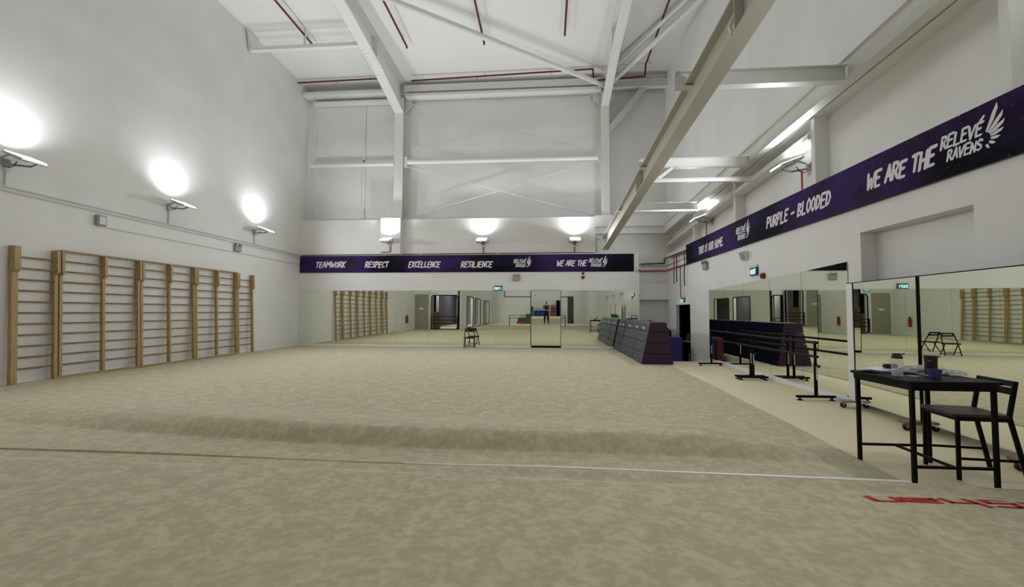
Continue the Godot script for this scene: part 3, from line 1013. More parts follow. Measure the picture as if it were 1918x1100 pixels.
# ------------------------------------------------------------------ brush lettering
const GLYPHS := {
	"A": "0,0 .5,1 1,0|.18,.34 .84,.34", "B": ".05,0 .05,1 .7,.95 .8,.75 .1,.52 .9,.32 .78,.06 .05,0", "C": "1,.86 .55,1 .1,.68 .08,.3 .42,0 .96,.12", "D": ".05,0 .05,1 .6,.92 .95,.5 .62,.08 .05,0",
	"E": ".98,1 .08,1 .05,0 .95,0|.08,.52 .76,.54", "F": ".98,1 .08,1 .05,0|.08,.52 .76,.54", "H": ".05,0 .05,1|.95,0 .95,1|.05,.5 .95,.52", "I": ".5,0 .5,1", "K": ".05,0 .05,1|.95,1 .1,.45 .95,0", "L": ".08,1 .05,0 .95,.02",
	"M": "0,0 .12,1 .5,.4 .88,1 1,0", "N": ".05,0 .08,1 .92,0 .95,1", "O": ".5,1 .1,.75 .08,.28 .45,0 .88,.22 .92,.72 .5,1", "P": ".05,0 .05,1 .75,.95 .88,.72 .65,.48 .08,.45", "R": ".05,0 .05,1 .75,.95 .86,.74 .62,.5 .08,.48|.4,.48 .95,0",
	"S": ".95,.85 .5,1 .1,.78 .3,.56 .8,.42 .85,.15 .45,0 .02,.12", "T": "0,.97 1,1|.5,1 .46,0", "U": ".05,1 .08,.25 .4,0 .8,.15 .92,1", "V": ".0,1 .45,0 1,1", "W": "0,1 .2,0 .5,.65 .75,0 1,1", "X": ".05,1 .95,0|.95,1 .0,0",
	"É": ".98,1 .08,1 .05,0 .95,0|.08,.52 .76,.54|.5,1.14 .95,1.42", ".": ".3,0 .45,.05", "-": ".1,.42 .9,.46", ">": ".2,.9 .8,.5 .2,.1", "<": ".8,.9 .2,.5 .8,.1", "1": ".2,.8 .5,1 .5,0"}

var stroke_count := 0

# each brush stroke lies a hair above the one before, as paint does
func ribbon(b: MB, P0: Callable, p: Vector2, q: Vector2, w0: float, w1: float):
	stroke_count += 1
	var up: Vector3 = (P0.call(Vector2.RIGHT) - P0.call(Vector2.ZERO)).cross(P0.call(Vector2.DOWN) - P0.call(Vector2.ZERO)).normalized()
	if (P0.call(Vector2(0, 1)) - P0.call(Vector2.ZERO)).y < 0.0:
		up = -up
	var lift := [(stroke_count % 9) * 0.0003]
	var P := func(v: Vector2) -> Vector3: return P0.call(v) + up * lift[0]
	var d := (q - p).normalized()
	var s := Vector2(-d.y, d.x)
	b.quad(P.call(p - s * w0), P.call(q - s * w1), P.call(q + s * w1), P.call(p + s * w0))
	for e in [[p, w0, 0.0001], [q, w1, 0.0002]]:
		lift[0] = (stroke_count % 9) * 0.0003 + e[2]
		var c: Vector2 = e[0]
		var r: float = e[1]
		for k in 6:
			var a := TAU * k / 6 + 0.3
			var a2 := TAU * (k + 1) / 6 + 0.3
			b.tri(P.call(c), P.call(c + Vector2(cos(a), sin(a)) * r), P.call(c + Vector2(cos(a2), sin(a2)) * r))

# words on a wall: o at the lower left of the first letter, ux along the reading direction
func write_words(b: MB, words: String, o: Vector3, ux: Vector3, uy: Vector3, width: float, cap: float, slant := 0.2, weight := 0.105):
	var adv := func(ch: String) -> float:
		match ch:
			" ": return 0.62
			"I", ".", "1": return 0.5
			"M", "W": return 1.2
		return 0.95
	var total := 0.0
	for ch in words:
		total += adv.call(ch)
	var em := width / (total - 0.17)
	var x := 0.0
	var r := RandomNumberGenerator.new()
	r.seed = words.length() * 7 + 1
	for ch in words:
		var a: float = adv.call(ch)
		if GLYPHS.has(ch):
			var gw := (a - 0.2) * em
			var jig := r.randf_range(-0.05, 0.05) * cap
			var hs := r.randf_range(0.95, 1.06)
			for st in GLYPHS[ch].split("|"):
				var pts := []
				for xy in st.split(" "):
					var k = xy.split(",")
					pts.append(Vector2(x + float(k[0]) * gw, float(k[1]) * cap * hs + jig))
				var P := func(p: Vector2) -> Vector3: return o + ux * (p.x + p.y * slant) + uy * p.y
				var wt := cap * weight
				for i in pts.size() - 1:
					ribbon(b, P, pts[i], pts[i + 1], wt * lerpf(1.1, 0.8, i / float(pts.size())), wt * lerpf(1.1, 0.8, (i + 1.0) / pts.size()))
		x += a * em

func wing_logo(b: MB, o: Vector3, ux: Vector3, uy: Vector3, s := 1.0):
	write_words(b, "RELEVÉ", o + uy * 0.205 * s, ux, uy, 0.41 * s, 0.115 * s)
	write_words(b, "RAVENS", o + uy * 0.07 * s + ux * 0.065 * s, ux, uy, 0.34 * s, 0.095 * s)
	var c := Vector2(0.425, 0.15)
	var fe := [[64, 0.315, 0.023], [46, 0.265, 0.022], [29, 0.222, 0.020], [11, 0.182, 0.018], [-10, 0.148, 0.017], [-36, 0.125, 0.016], [-66, 0.112, 0.015]]
	for f in fe:
		var a := deg_to_rad(f[0])
		var d := Vector2(cos(a), sin(a))
		var n := Vector2(-d.y, d.x)
		var L: float = f[1]
		var w: float = f[2]
		var pts := [c + d * 0.062 - n * w * 0.35, c + d * (L * 0.55) - n * w, c + d * (L * 0.85) - n * w * 0.75, c + d * L + n * w * 0.5, c + d * (L * 0.7) + n * w * 0.75, c + d * 0.062 + n * w * 0.4]
		var q := []
		for p in pts:
			q.append(o + ux * p.x * s + uy * p.y * s)
		for k in range(1, 5):
			b.tri(q[0], q[k], q[k + 1])

func banners():
	# back wall
	var t := thing("banner", "dark violet starry banner along the back wall, reading TEAMWORK RESPECT EXCELLENCE RESILIENCE", "banner", Vector3(-3.08, 2.735, ZB))
	part("panel", MB.new().span(Vector3(-9.26, 2.735, ZB + 0.004), Vector3(3.10, 3.365, ZB + 0.03), 0.003), mat("banner_edge", Color(0.16, 0.13, 0.24), 0.6), t)
	var pr := mat("banner_print_back", Color(1, 1, 1), 0.8)
	pr.metallic_specular = 0.2
	pr.albedo_texture = ImageTexture.create_from_image(banner_image(2048, 104, [Vector3(0.285, 0.06, 0.95), Vector3(0.60, 0.09, 0.95), Vector3(0.68, 0.05, 0.7), Vector3(0.97, 0.09, 1.0), Vector3(0.0, 0.01, 0.5)], 21))
	var q := MB.new()
	q.quad(Vector3(-9.26, 2.735, ZB + 0.031), Vector3(3.10, 2.735, ZB + 0.031), Vector3(3.10, 3.365, ZB + 0.031), Vector3(-9.26, 3.365, ZB + 0.031))
	part("print", q, pr, t)
	var b := MB.new()
	var X := Vector3.RIGHT
	var Y := Vector3.UP
	var z := ZB + 0.034
	write_words(b, "TEAMWORK", Vector3(-8.64, 2.935, z), X, Y, 1.14, 0.20)
	write_words(b, "RESPECT", Vector3(-6.72, 2.93, z), X, Y, 0.87, 0.20)
	write_words(b, "EXCELLENCE", Vector3(-5.07, 2.925, z), X, Y, 1.17, 0.20)
	write_words(b, "RESILIENCE", Vector3(-3.10, 2.92, z), X, Y, 1.13, 0.20)
	wing_logo(b, Vector3(-1.17, 2.84, z), X, Y, 1.05)
	write_words(b, "WE ARE THE", Vector3(0.38, 2.945, z), X, Y, 1.04, 0.19)
	wing_logo(b, Vector3(1.53, 2.84, z), X, Y, 1.07)
	part("lettering", b, M.white_print, t)
	# right wall
	var u := thing("banner", "dark violet starry banner along the right wall, reading THIS IS OUR HOME and PURPLE - BLOODED", "banner", Vector3(XR, 2.76, -8.0))
	part("panel", MB.new().span(Vector3(XR - 0.045, 2.755, -13.5), Vector3(XR - 0.004, 3.365, -2.2), 0.003), M.banner_edge, u)
	var pr2 := mat("banner_print_right", Color(1, 1, 1), 0.8)
	pr2.metallic_specular = 0.2
	pr2.albedo_texture = ImageTexture.create_from_image(banner_image(2048, 110, [Vector3(0.0, 0.10, 1.0), Vector3(0.12, 0.06, 0.5), Vector3(0.42, 0.06, 0.85), Vector3(0.36, 0.05, 0.5), Vector3(0.79, 0.07, 0.85), Vector3(0.86, 0.06, 0.9)], 33))
	var x := XR - 0.046
	var q2 := MB.new()
	q2.quad(Vector3(x, 2.755, -13.5), Vector3(x, 2.755, -2.2), Vector3(x, 3.365, -2.2), Vector3(x, 3.365, -13.5))
	part("print", q2, pr2, u)
	var c := MB.new()
	var Z := Vector3.BACK
	x -= 0.003
	write_words(c, "THIS IS OUR HOME.", Vector3(x, 2.935, -12.40), Z, Y, 1.68, 0.185)
	wing_logo(c, Vector3(x, 2.84, -10.0), Z, Y, 1.06)
	write_words(c, "PURPLE - BLOODED", Vector3(x, 2.945, -8.66), Z, Y, 1.87, 0.20)
	write_words(c, "WE ARE THE", Vector3(x, 2.955, -6.04), Z, Y, 1.0, 0.19)
	wing_logo(c, Vector3(x, 2.85, -4.96), Z, Y, 1.08)
	part("lettering", c, M.white_print, u)

# ------------------------------------------------------------------ right wall and corner fittings
func exit_sign(at: Vector3, turn: float, label: String, words: String, w := 0.30, h := 0.17, hang := 0.05) -> Node3D:
	var t := thing("exit_sign", label, "exit sign", Vector3.ZERO, "exit signs")
	part("casing", MB.new().box(Vector3(0, 0, 0.02), Vector3(w, h, 0.04), 0.006), M.sign_teal, t)
	var f := MB.new()
	f.box(Vector3(0, -h * 0.04, 0.0425), Vector3(w * 0.93, h * 0.8, 0.004))
	part("face", f, M.exit_teal_glow, t)
	var l := MB.new()
	write_words(l, words, Vector3(-w * 0.40, -h * 0.28, 0.0455), Vector3.RIGHT, Vector3.UP, w * 0.80, h * 0.5, 0.0, 0.11)
	part("lettering", l, M.exit_glow, t)
	part("mount", MB.new().box(Vector3(0, h / 2 + hang / 2, 0.018), Vector3(w * 0.9, hang, 0.03), 0.004), M.white_plastic, t)
	t.position = at
	t.rotation.y = turn
	return t

func emergency_light(at: Vector3, turn: float, label: String):
	var t := thing("emergency_light", label, "emergency light", Vector3.ZERO, "twin head emergency lights")
	part("body", MB.new().box(Vector3(0, -0.035, 0.04), Vector3(0.26, 0.17, 0.08), 0.02), M.grey_plastic, t)
	for s in [-1.0, 1.0]:
		var h := part("lamp_head", MB.new().tube(Vector3(0.07 * s, 0.085, 0.02), Vector3(0.075 * s, 0.08, 0.10), 0.036, 14, 0.05), M.grey_plastic, t)
		part("lens", MB.new().tube(Vector3(0.075 * s, 0.0795, 0.098), Vector3(0.075 * s, 0.079, 0.104), 0.042, 14), M.steel, h)
	t.position = at
	t.rotation.y = turn

func pipe_run(called: String, pts: Array, r: float, m: Material, label: String, clips := []):
	var t := thing(called, label, "pipe", pts[0])
	part("pipe", MB.new().path(pts, r, 8), m, t)
	for c in clips:
		part("clip", MB.new().box(c, Vector3(0.05, 0.05, 0.05), 0.008), M.white_plastic, t)

func right_wall_fittings():
	var x := XR - 0.03
	pipe_run("conduit_pipe", [Vector3(3.28, 2.77, ZU + 0.04), Vector3(XR - 0.04, 2.79, ZU + 0.04), Vector3(XR - 0.04, 2.78, -13.45)], 0.028, M.orange_pipe, "orange pipe round the far right corner, the lowest of the three")
	pipe_run("conduit_pipe", [Vector3(3.12, 3.02, ZU + 0.04), Vector3(XR - 0.09, 3.06, ZU + 0.04), Vector3(XR - 0.09, 3.22, ZU + 0.06), Vector3(XR - 0.05, 3.20, -13.5)], 0.020, M.black_rubber, "black pipe round the far right corner, the topmost of the three", [Vector3(3.4, 3.03, ZU + 0.04)])
	pipe_run("conduit_pipe", [Vector3(3.28, 2.95, ZU + 0.03), Vector3(XR - 0.03, 2.97, ZU + 0.03), Vector3(XR - 0.03, 2.98, -13.5)], 0.014, M.grey_plastic, "thin grey pipe round the far right corner, between the black and the orange one")
	pipe_run("conduit_pipe", [Vector3(x - 0.02, 3.17, -15.0), Vector3(x - 0.02, 3.14, -13.55)], 0.022, M.orange_pipe, "short orange pipe beside the black one at the far end of the right banner")
	var v := [[-14.65, 3.14, 2.25, M.copper_conduit, "drooping copper coloured cable in the far corner, farthest of the four"], [-14.35, 3.14, 2.28, M.black_rubber, "drooping dark cable in the far corner, second of the four"],
		[-13.95, 2.78, 1.75, M.dark_red_pipe, "red conduit coming down to the exit sign over the black door"], [-13.55, 3.14, 2.10, M.black_rubber, "drooping dark cable beside the far end of the right banner"]]
	for q in v:
		var z: float = q[0]
		var y0: float = q[1]
		var y1: float = q[2]
		var w := 0.0 if q[3] == M.dark_red_pipe else 0.035
		pipe_run("cable_drop", [Vector3(x - 0.055, y0, z), Vector3(x - 0.055, lerpf(y0, y1, 0.3), z + w), Vector3(x - 0.055, lerpf(y0, y1, 0.65), z - w * 0.5), Vector3(x - 0.055, y1, z + w * 0.4)], 0.015, q[3], q[4])
	# conduits from the floodlights down to the banners
	pipe_run("lamp_conduit", [Vector3(XR + 0.02, 3.72, -7.60), Vector3(XR + 0.02, 3.40, -7.60)], 0.015, M.orange_pipe, "orange conduit below the near floodlight of the right wall")
	pipe_run("lamp_conduit", [Vector3(XR + 0.02, 3.72, -11.98), Vector3(XR + 0.02, 3.40, -11.98)], 0.015, M.orange_pipe, "orange conduit below the far floodlight of the right wall")
	pipe_run("lamp_conduit", [Vector3(-2.29, 3.66, ZB + 0.02), Vector3(-2.29, 3.42, ZB + 0.02)], 0.016, M.copper_conduit, "copper coloured conduit below the middle floodlight of the back wall")
	pipe_run("lamp_conduit", [Vector3(1.02, 3.64, ZB + 0.02), Vector3(1.02, 3.42, ZB + 0.02)], 0.016, M.copper_conduit, "copper coloured conduit below the right floodlight of the back wall")
	pipe_run("lamp_conduit", [Vector3(-5.68, 3.66, -15.12), Vector3(-5.68, 3.46, -15.12), Vector3(-6.02, 3.45, -15.12)], 0.016, M.copper_conduit, "copper coloured conduit below the floodlight on the boxed column")
	pipe_run("wall_conduit", [Vector3(-9.2, 3.40, ZB + 0.02), Vector3(-6.06, 3.41, ZB + 0.02)], 0.016, M.copper_conduit, "thin conduit along the top of the back banner, left of the boxed column")
	pipe_run("wall_conduit", [Vector3(-5.30, 3.41, ZB + 0.02), Vector3(1.74, 3.42, ZB + 0.02)], 0.016, M.copper_conduit, "thin conduit along the top of the back banner, right of the boxed column", [Vector3(-4.6, 3.41, ZB + 0.02), Vector3(-1.75, 3.415, ZB + 0.02)])
	# left wall trunking
	pipe_run("wall_conduit", [Vector3(XL + 0.02, 3.435, -3.0), Vector3(XL + 0.02, 3.42, ZB)], 0.017, M.white_plastic, "white conduit along the left wall, the upper of the close pair")
	pipe_run("wall_conduit", [Vector3(XL + 0.02, 3.365, -3.0), Vector3(XL + 0.02, 3.345, ZB)], 0.017, M.white_plastic, "white conduit along the left wall, the lower of the close pair")
	pipe_run("wall_conduit", [Vector3(XL + 0.02, 3.055, -8.1), Vector3(XL + 0.02, 3.055, ZB)], 0.014, M.white_plastic, "thin white conduit on the left wall leading to the small speaker box")
	for z in [[-6.55, "nearest"], [-9.75, "middle"], [-12.85, "farthest"]]:
		pipe_run("lamp_conduit", [Vector3(XL + 0.02, 3.70, z[0]), Vector3(XL + 0.02, 3.43, z[0])], 0.014, M.white_plastic, "short white conduit below the %s floodlight of the left wall" % z[1])

func small_fittings():
	exit_sign(Vector3(-1.745, 2.14, ZB), 0, "green EXIT sign above the mirrors of the back wall", "EXIT>")
	exit_sign(Vector3(XR, 2.15, -9.27), -PI / 2, "green EXIT sign above the mirrors of the right wall", "<EXIT")
	exit_sign(Vector3(XR, 1.66, -13.95), -PI / 2, "green exit sign over the black door in the far right corner", "EXIT", 0.34, 0.17)
	emergency_light(Vector3(XL, 3.20, -12.1), PI / 2, "grey twin head emergency light on the left wall")
	emergency_light(Vector3(-1.075, 2.53, ZB), 0, "grey twin head emergency light below the back banner")
	emergency_light(Vector3(XR, 2.57, -11.95), -PI / 2, "grey twin head emergency light at the far end of the right wall's mirrors")
	# speaker boxes
	var s := thing("wall_speaker", "small grey box on the left wall at the end of its thin conduit", "speaker", Vector3(XL, 3.06, -8.13))
	part("box", MB.new().span(Vector3(XL, 3.06, -8.22), Vector3(XL + 0.09, 3.28, -8.03), 0.015), M.grey_plastic, s)
	part("grille", MB.new().span(Vector3(XL + 0.088, 3.09, -8.19), Vector3(XL + 0.096, 3.25, -8.06), 0.004), M.white_plastic, s)
	var s2 := thing("wall_speaker", "small white box on the right wall between its emergency light and EXIT sign", "speaker", Vector3(XR, 2.42, -9.65))
	part("box", MB.new().prism(PackedVector2Array([Vector2(0, 0), Vector2(-0.06, 0.02), Vector2(-0.12, 0.2), Vector2(0, 0.2)]), Vector3(XR, 2.42, -9.76), Vector3.RIGHT, Vector3.UP, Vector3(0, 0, 0.22)), M.white_plastic, s2)
	part("grille", MB.new().bar(Vector3(XR - 0.075, 2.45, -9.65), Vector3(XR - 0.118, 2.60, -9.65), 0.18, 0.006), M.grey_plastic, s2)
	# alarms
	for a in [[Vector3(1.32, 2.53, ZB), Vector3.BACK, "red round alarm sounder on the back wall below the banner's right end"], [Vector3(XR, 2.03, -8.9), Vector3.LEFT, "red round alarm sounder above the mirrors of the right wall"]]:
		var p: Vector3 = a[0]
		var d: Vector3 = a[1]
		var t := thing("alarm_sounder", a[2], "fire alarm", p)
		part("body", MB.new().tube(p, p + d * 0.06, 0.062, 18, 0.055), M.red_sounder, t)
		part("horn", MB.new().tube(p + d * 0.058, p + d * 0.072, 0.03, 14, 0.022), M.black_plastic, t)
	var st := thing("strobe", "small dark round strobe above the red sounder of the back wall", "fire alarm", Vector3(1.32, 2.66, ZB))
	part("base", MB.new().tube(Vector3(1.32, 2.67, ZB), Vector3(1.32, 2.67, ZB + 0.03), 0.045, 14), M.red_sounder, st)
	part("dome", MB.new().tube(Vector3(1.32, 2.67, ZB + 0.03), Vector3(1.32, 2.67, ZB + 0.07), 0.042, 14, 0.03), M.black_plastic, st)
	# small camera at the end of the back banner
	var c := thing("security_camera", "small security camera at the right end of the back banner", "camera", Vector3(3.2, 2.8, ZB))
	part("arm", MB.new().path([Vector3(3.16, 2.86, ZB), Vector3(3.17, 2.88, ZB + 0.06), Vector3(3.20, 2.82, ZB + 0.08)], 0.012, 6), M.white_plastic, c)
	part("body", MB.new().tube(Vector3(3.18, 2.80, ZB + 0.05), Vector3(3.25, 2.76, ZB + 0.16), 0.035, 12), M.white_plastic, c)
	part("lens", MB.new().tube(Vector3(3.25, 2.76, ZB + 0.16), Vector3(3.255, 2.757, ZB + 0.17), 0.028, 12), M.black_plastic, c)
	var w := thing("wall_switch", "small white switch at the right edge of the back wall's mirrors", "switch", Vector3(3.27, 1.8, ZB))
	part("plate", MB.new().box(Vector3(3.272, 1.86, ZB + 0.01), Vector3(0.03, 0.14, 0.09), 0.006), M.white_plastic, w)
	part("button", MB.new().box(Vector3(3.25, 1.88, ZB + 0.02), Vector3(0.03, 0.05, 0.05), 0.006), M.grey_plastic, w)

# ------------------------------------------------------------------ mirrors
func mirrors():
	var nth := ["first from the left corner", "second from the left corner", "third from the left corner", "fourth from the left corner", "fifth from the left corner, behind the folding chair", "sixth from the left corner, just right of the folding chair", "seventh from the left corner, next to the mirrored door"]
	var x0 := XL + 0.08
	var w := (-0.565 - x0) / 7.0
	var r := RandomNumberGenerator.new()
	r.seed = 5
	for i in 7:
		var t := thing("wall_mirror", "back wall mirror panel, " + nth[i], "mirror", Vector3(x0 + w * (i + 0.5), 0.06, ZB + 0.004), "back wall mirrors")
		mirror_panel(t, x0 + w * i, x0 + w * (i + 1))
	var t8 := thing("wall_mirror", "back wall mirror panel just right of the mirrored door", "mirror", Vector3(1.2, 0.06, ZB + 0.004), "back wall mirrors")
	mirror_panel(t8, 0.535, 1.88)
	var t9 := thing("wall_mirror", "back wall mirror panel farthest right, behind the grey vaults", "mirror", Vector3(2.56, 0.06, ZB + 0.004), "back wall mirrors")
	mirror_panel(t9, 1.88, 3.22)
	# the mirrored door leans a little
	var d := thing("mirrored_door", "tall mirrored door with a black foot rail, in the middle of the back wall", "door", Vector3(-0.01, 0.0, ZB + 0.035))
	part("glass", MB.new().span(Vector3(-0.53, 0.085, ZB + 0.045), Vector3(0.515, 2.05, ZB + 0.051)), M.mirror_glass, d)
	part("leaf", MB.new().span(Vector3(-0.535, 0.08, ZB + 0.03), Vector3(0.52, 2.052, ZB + 0.044)), M.grey_plastic, d)
	part("foot_rail", MB.new().span(Vector3(-0.535, 0.0, ZB + 0.02), Vector3(0.525, 0.085, ZB + 0.075), 0.004), M.black_metal, d)
	part("edge_strip", MB.new().span(Vector3(-0.548, 0.085, ZB + 0.03), Vector3(-0.532, 2.055, ZB + 0.056)), M.black_metal, d)
	part("edge_strip", MB.new().span(Vector3(0.517, 0.085, ZB + 0.03), Vector3(0.525, 2.055, ZB + 0.056)), M.black_metal, d)
	part("edge_strip", MB.new().span(Vector3(-0.548, 2.05, ZB + 0.03), Vector3(0.525, 2.058, ZB + 0.056)), M.black_metal, d)
	d.rotation.x = deg_to_rad(0.75)
	# right wall: five panes whose tops step up a little towards the camera
	var zs := [-11.8, -10.80, -9.78, -8.70, -7.65, -6.52]
	var tops := [1.885, 1.91, 1.935, 1.965, 1.99, 2.035]
	var names := ["farthest of the five", "second of the five from the far end", "middle one of the five", "fourth of the five from the far end", "nearest of the five, by the wheeled mirrors"]
	for i in 5:
		var t := thing("wall_mirror", "right wall mirror panel, " + names[i], "mirror", Vector3(XR, 0.075, (zs[i] + zs[i + 1]) / 2), "right wall mirrors")
		var poly := PackedVector2Array([Vector2(zs[i] + 0.003, 0.075), Vector2(zs[i + 1] - 0.003, 0.075), Vector2(zs[i + 1] - 0.003, tops[i + 1]), Vector2(zs[i] + 0.003, tops[i])])
		part("glass", MB.new().prism(poly, Vector3(XR - 0.012, 0, 0), Vector3(0, 0, 1), Vector3.UP, Vector3(0.006, 0, 0)), M.mirror_glass, t)
		part("backing", MB.new().prism(poly, Vector3(XR - 0.0055, 0, 0), Vector3(0, 0, 1), Vector3.UP, Vector3(0.0055, 0, 0)), M.black_plastic, t)
	struct("trim_5", MB.new().span(Vector3(3.225, 0.0, ZB), Vector3(3.28, 2.72, ZB + 0.03), 0.004), M.white_trim, "white edge strip right of the back wall's mirrors")

func mirror_panel(t: Node3D, xa: float, xb: float):
	part("glass", MB.new().span(Vector3(xa + 0.002, 0.06, ZB + 0.006), Vector3(xb - 0.002, 2.055, ZB + 0.012)), M.mirror_glass, t)
	part("backing", MB.new().span(Vector3(xa, 0.058, ZB), Vector3(xb, 2.06, ZB + 0.0055)), M.grey_plastic, t)

# ------------------------------------------------------------------ wall bars
func wall_bars():
	var S := XL + 0.015
	var lean := 0.10
	var bx := func(y: float) -> float: return S + lean * (1.0 - y / 2.42)
	var units := [
		[[-6.69, -7.32], false, "single bay of wooden wall bars at the near end of the row"],
		[[-7.40, -8.19, -8.96], true, "two bay wooden wall bars with a top board, nearest of the three"],
		[[-9.03, -9.76, -10.49], true, "two bay wooden wall bars with a top board, middle one of the three"],
		[[-10.56, -11.27, -12.02], true, "two bay wooden wall bars with a top board, farthest of the three"],
		[[-12.09, -12.72], false, "single bay of wooden wall bars at the far end of the row"]]
	for u in units:
		var zs: Array = u[0]
		var t := thing("wall_bars", u[2], "wall bars", Vector3(S + 0.1, 0, (zs[0] + zs[-1]) / 2), "wall bars on the left wall")
		for z in zs:
			var p := PackedVector2Array([Vector2(bx.call(0.0), 0.015), Vector2(bx.call(0.0) + 0.072, 0.015), Vector2(bx.call(1.9) + 0.068, 1.9), Vector2(bx.call(1.96) + 0.068, 1.955), Vector2(bx.call(2.0) + 0.125, 2.01), Vector2(bx.call(2.42) + 0.12, 2.42), Vector2(bx.call(2.42), 2.42)])
			var hw := 0.026 if u[1] else (0.045 if absf(z - zs[0]) < 0.01 and z > -7 else 0.028)
			part("post", MB.new().prism(p, Vector3(0, 0, z - hw), Vector3.RIGHT, Vector3.UP, Vector3(0, 0, hw * 2)), M.pine_wood, t)
		for i in zs.size() - 1:
			for k in 11:
				var y := 0.27 + 0.196 * k
				var x: float = bx.call(y) + (0.036 if y < 2.0 else 0.09)
				part("rung", MB.new().tube(Vector3(x, y, zs[i]), Vector3(x, y, zs[i + 1]), 0.0165, 10, -1, false), M.beech_rung, t)
		if u[1]:
			part("top_board", MB.new().span(Vector3(bx.call(2.42), 2.42, zs[-1] - 0.026), Vector3(bx.call(2.42) + 0.118, 2.445, zs[0] + 0.026), 0.004), M.pine_wood, t)
			part("foot_board", MB.new().span(Vector3(bx.call(0.0) + 0.02, 0.0145, zs[-1] - 0.05), Vector3(bx.call(0.0) + 0.075, 0.06, zs[0] + 0.05), 0.004), M.pine_wood, t)

# ------------------------------------------------------------------ foam vaults
func frustum(b: MB, xb0: float, xb1: float, xt0: float, xt1: float, y0: float, y1: float, z0: float, z1: float) -> MB:
	var e := 0.026
	return b.prism(PackedVector2Array([Vector2(xb0 + e * 0.3, y0), Vector2(xb1 - e * 0.3, y0), Vector2(xb1, y0 + e), Vector2(xt1 + e * 0.4, y1 - e), Vector2(xt1 - e * 0.4, y1), Vector2(xt0 + e * 0.4, y1), Vector2(xt0 - e * 0.4, y1 - e), Vector2(xb0, y0 + e)]), Vector3(0, 0, z0), Vector3.RIGHT, Vector3.UP, Vector3(0, 0, z1 - z0))

func vaults():
	var ys := [0.012, 0.27, 0.535, 0.80, 1.045]
	var L := func(y: float) -> float: return lerpf(2.345, 2.575, y / 1.045)
	var Rr := func(y: float) -> float: return lerpf(3.115, 2.945, y / 1.045)
	var sets := [
		[[[-10.82, -12.0, -13.90], [-10.82, -12.0, -13.90], [-10.82, -13.90], [-10.82, -13.90]], "long slate grey foam vault with plum end faces, the nearer of two", [-11.35, -12.2, -13.2]],
		[[[-13.97, -14.35, -15.28], [-13.97, -14.35, -15.28], [-13.97, -15.28], [-13.97, -15.28]], "shorter slate grey foam vault between the long one and the back wall mirrors", [-14.3, -14.9]]]
	for q in sets:
		var rows: Array = q[0]
		var zn: float = rows[0][0]
		var zf: float = rows[0][-1]
		var t := thing("foam_vault", q[1], "vault", Vector3(2.73, 0, (zn + zf) / 2), "foam vaults")
		for i in 4:
			var y0: float = ys[i] + 0.006
			var y1: float = ys[i + 1] - 0.006
			# each layer bulges a little over the one below
			var o := 0.006
			for k in rows[i].size() - 1:
				var za: float = rows[i][k] - (0.012 if k > 0 else 0.0)
				var zb: float = rows[i][k + 1] + (0.012 if k < rows[i].size() - 2 else 0.0)
				part("layer", frustum(MB.new(), L.call(y0) - o, Rr.call(y0) - 0.01, L.call(y1) - o, Rr.call(y1) - 0.01, y0, y1, zb + 0.01, za - 0.01), M.slate_vinyl, t)
				part("side_panel", frustum(MB.new(), Rr.call(y0) - 0.02, Rr.call(y0) + 0.004, Rr.call(y1) - 0.02, Rr.call(y1) + 0.004, y0, y1, zb + 0.01, za - 0.01), M.navy_vinyl, t)
			part("end_panel", frustum(MB.new(), L.call(y0) - o, Rr.call(y0), L.call(y1) - o, Rr.call(y1), y0, y1, zn - 0.012, zn + 0.012), M.plum_vinyl, t)
			part("end_panel", frustum(MB.new(), L.call(y0) - o, Rr.call(y0), L.call(y1) - o, Rr.call(y1), y0, y1, zf - 0.012, zf + 0.012), M.navy_vinyl, t)
		for z in q[2]:
			var y := 0.885
			part("handle_patch", MB.new().bar(Vector3(L.call(y) - 0.012, y, z - 0.13), Vector3(L.call(y) - 0.012, y, z + 0.13), 0.012, 0.045, 0.004), M.white_plastic, t)

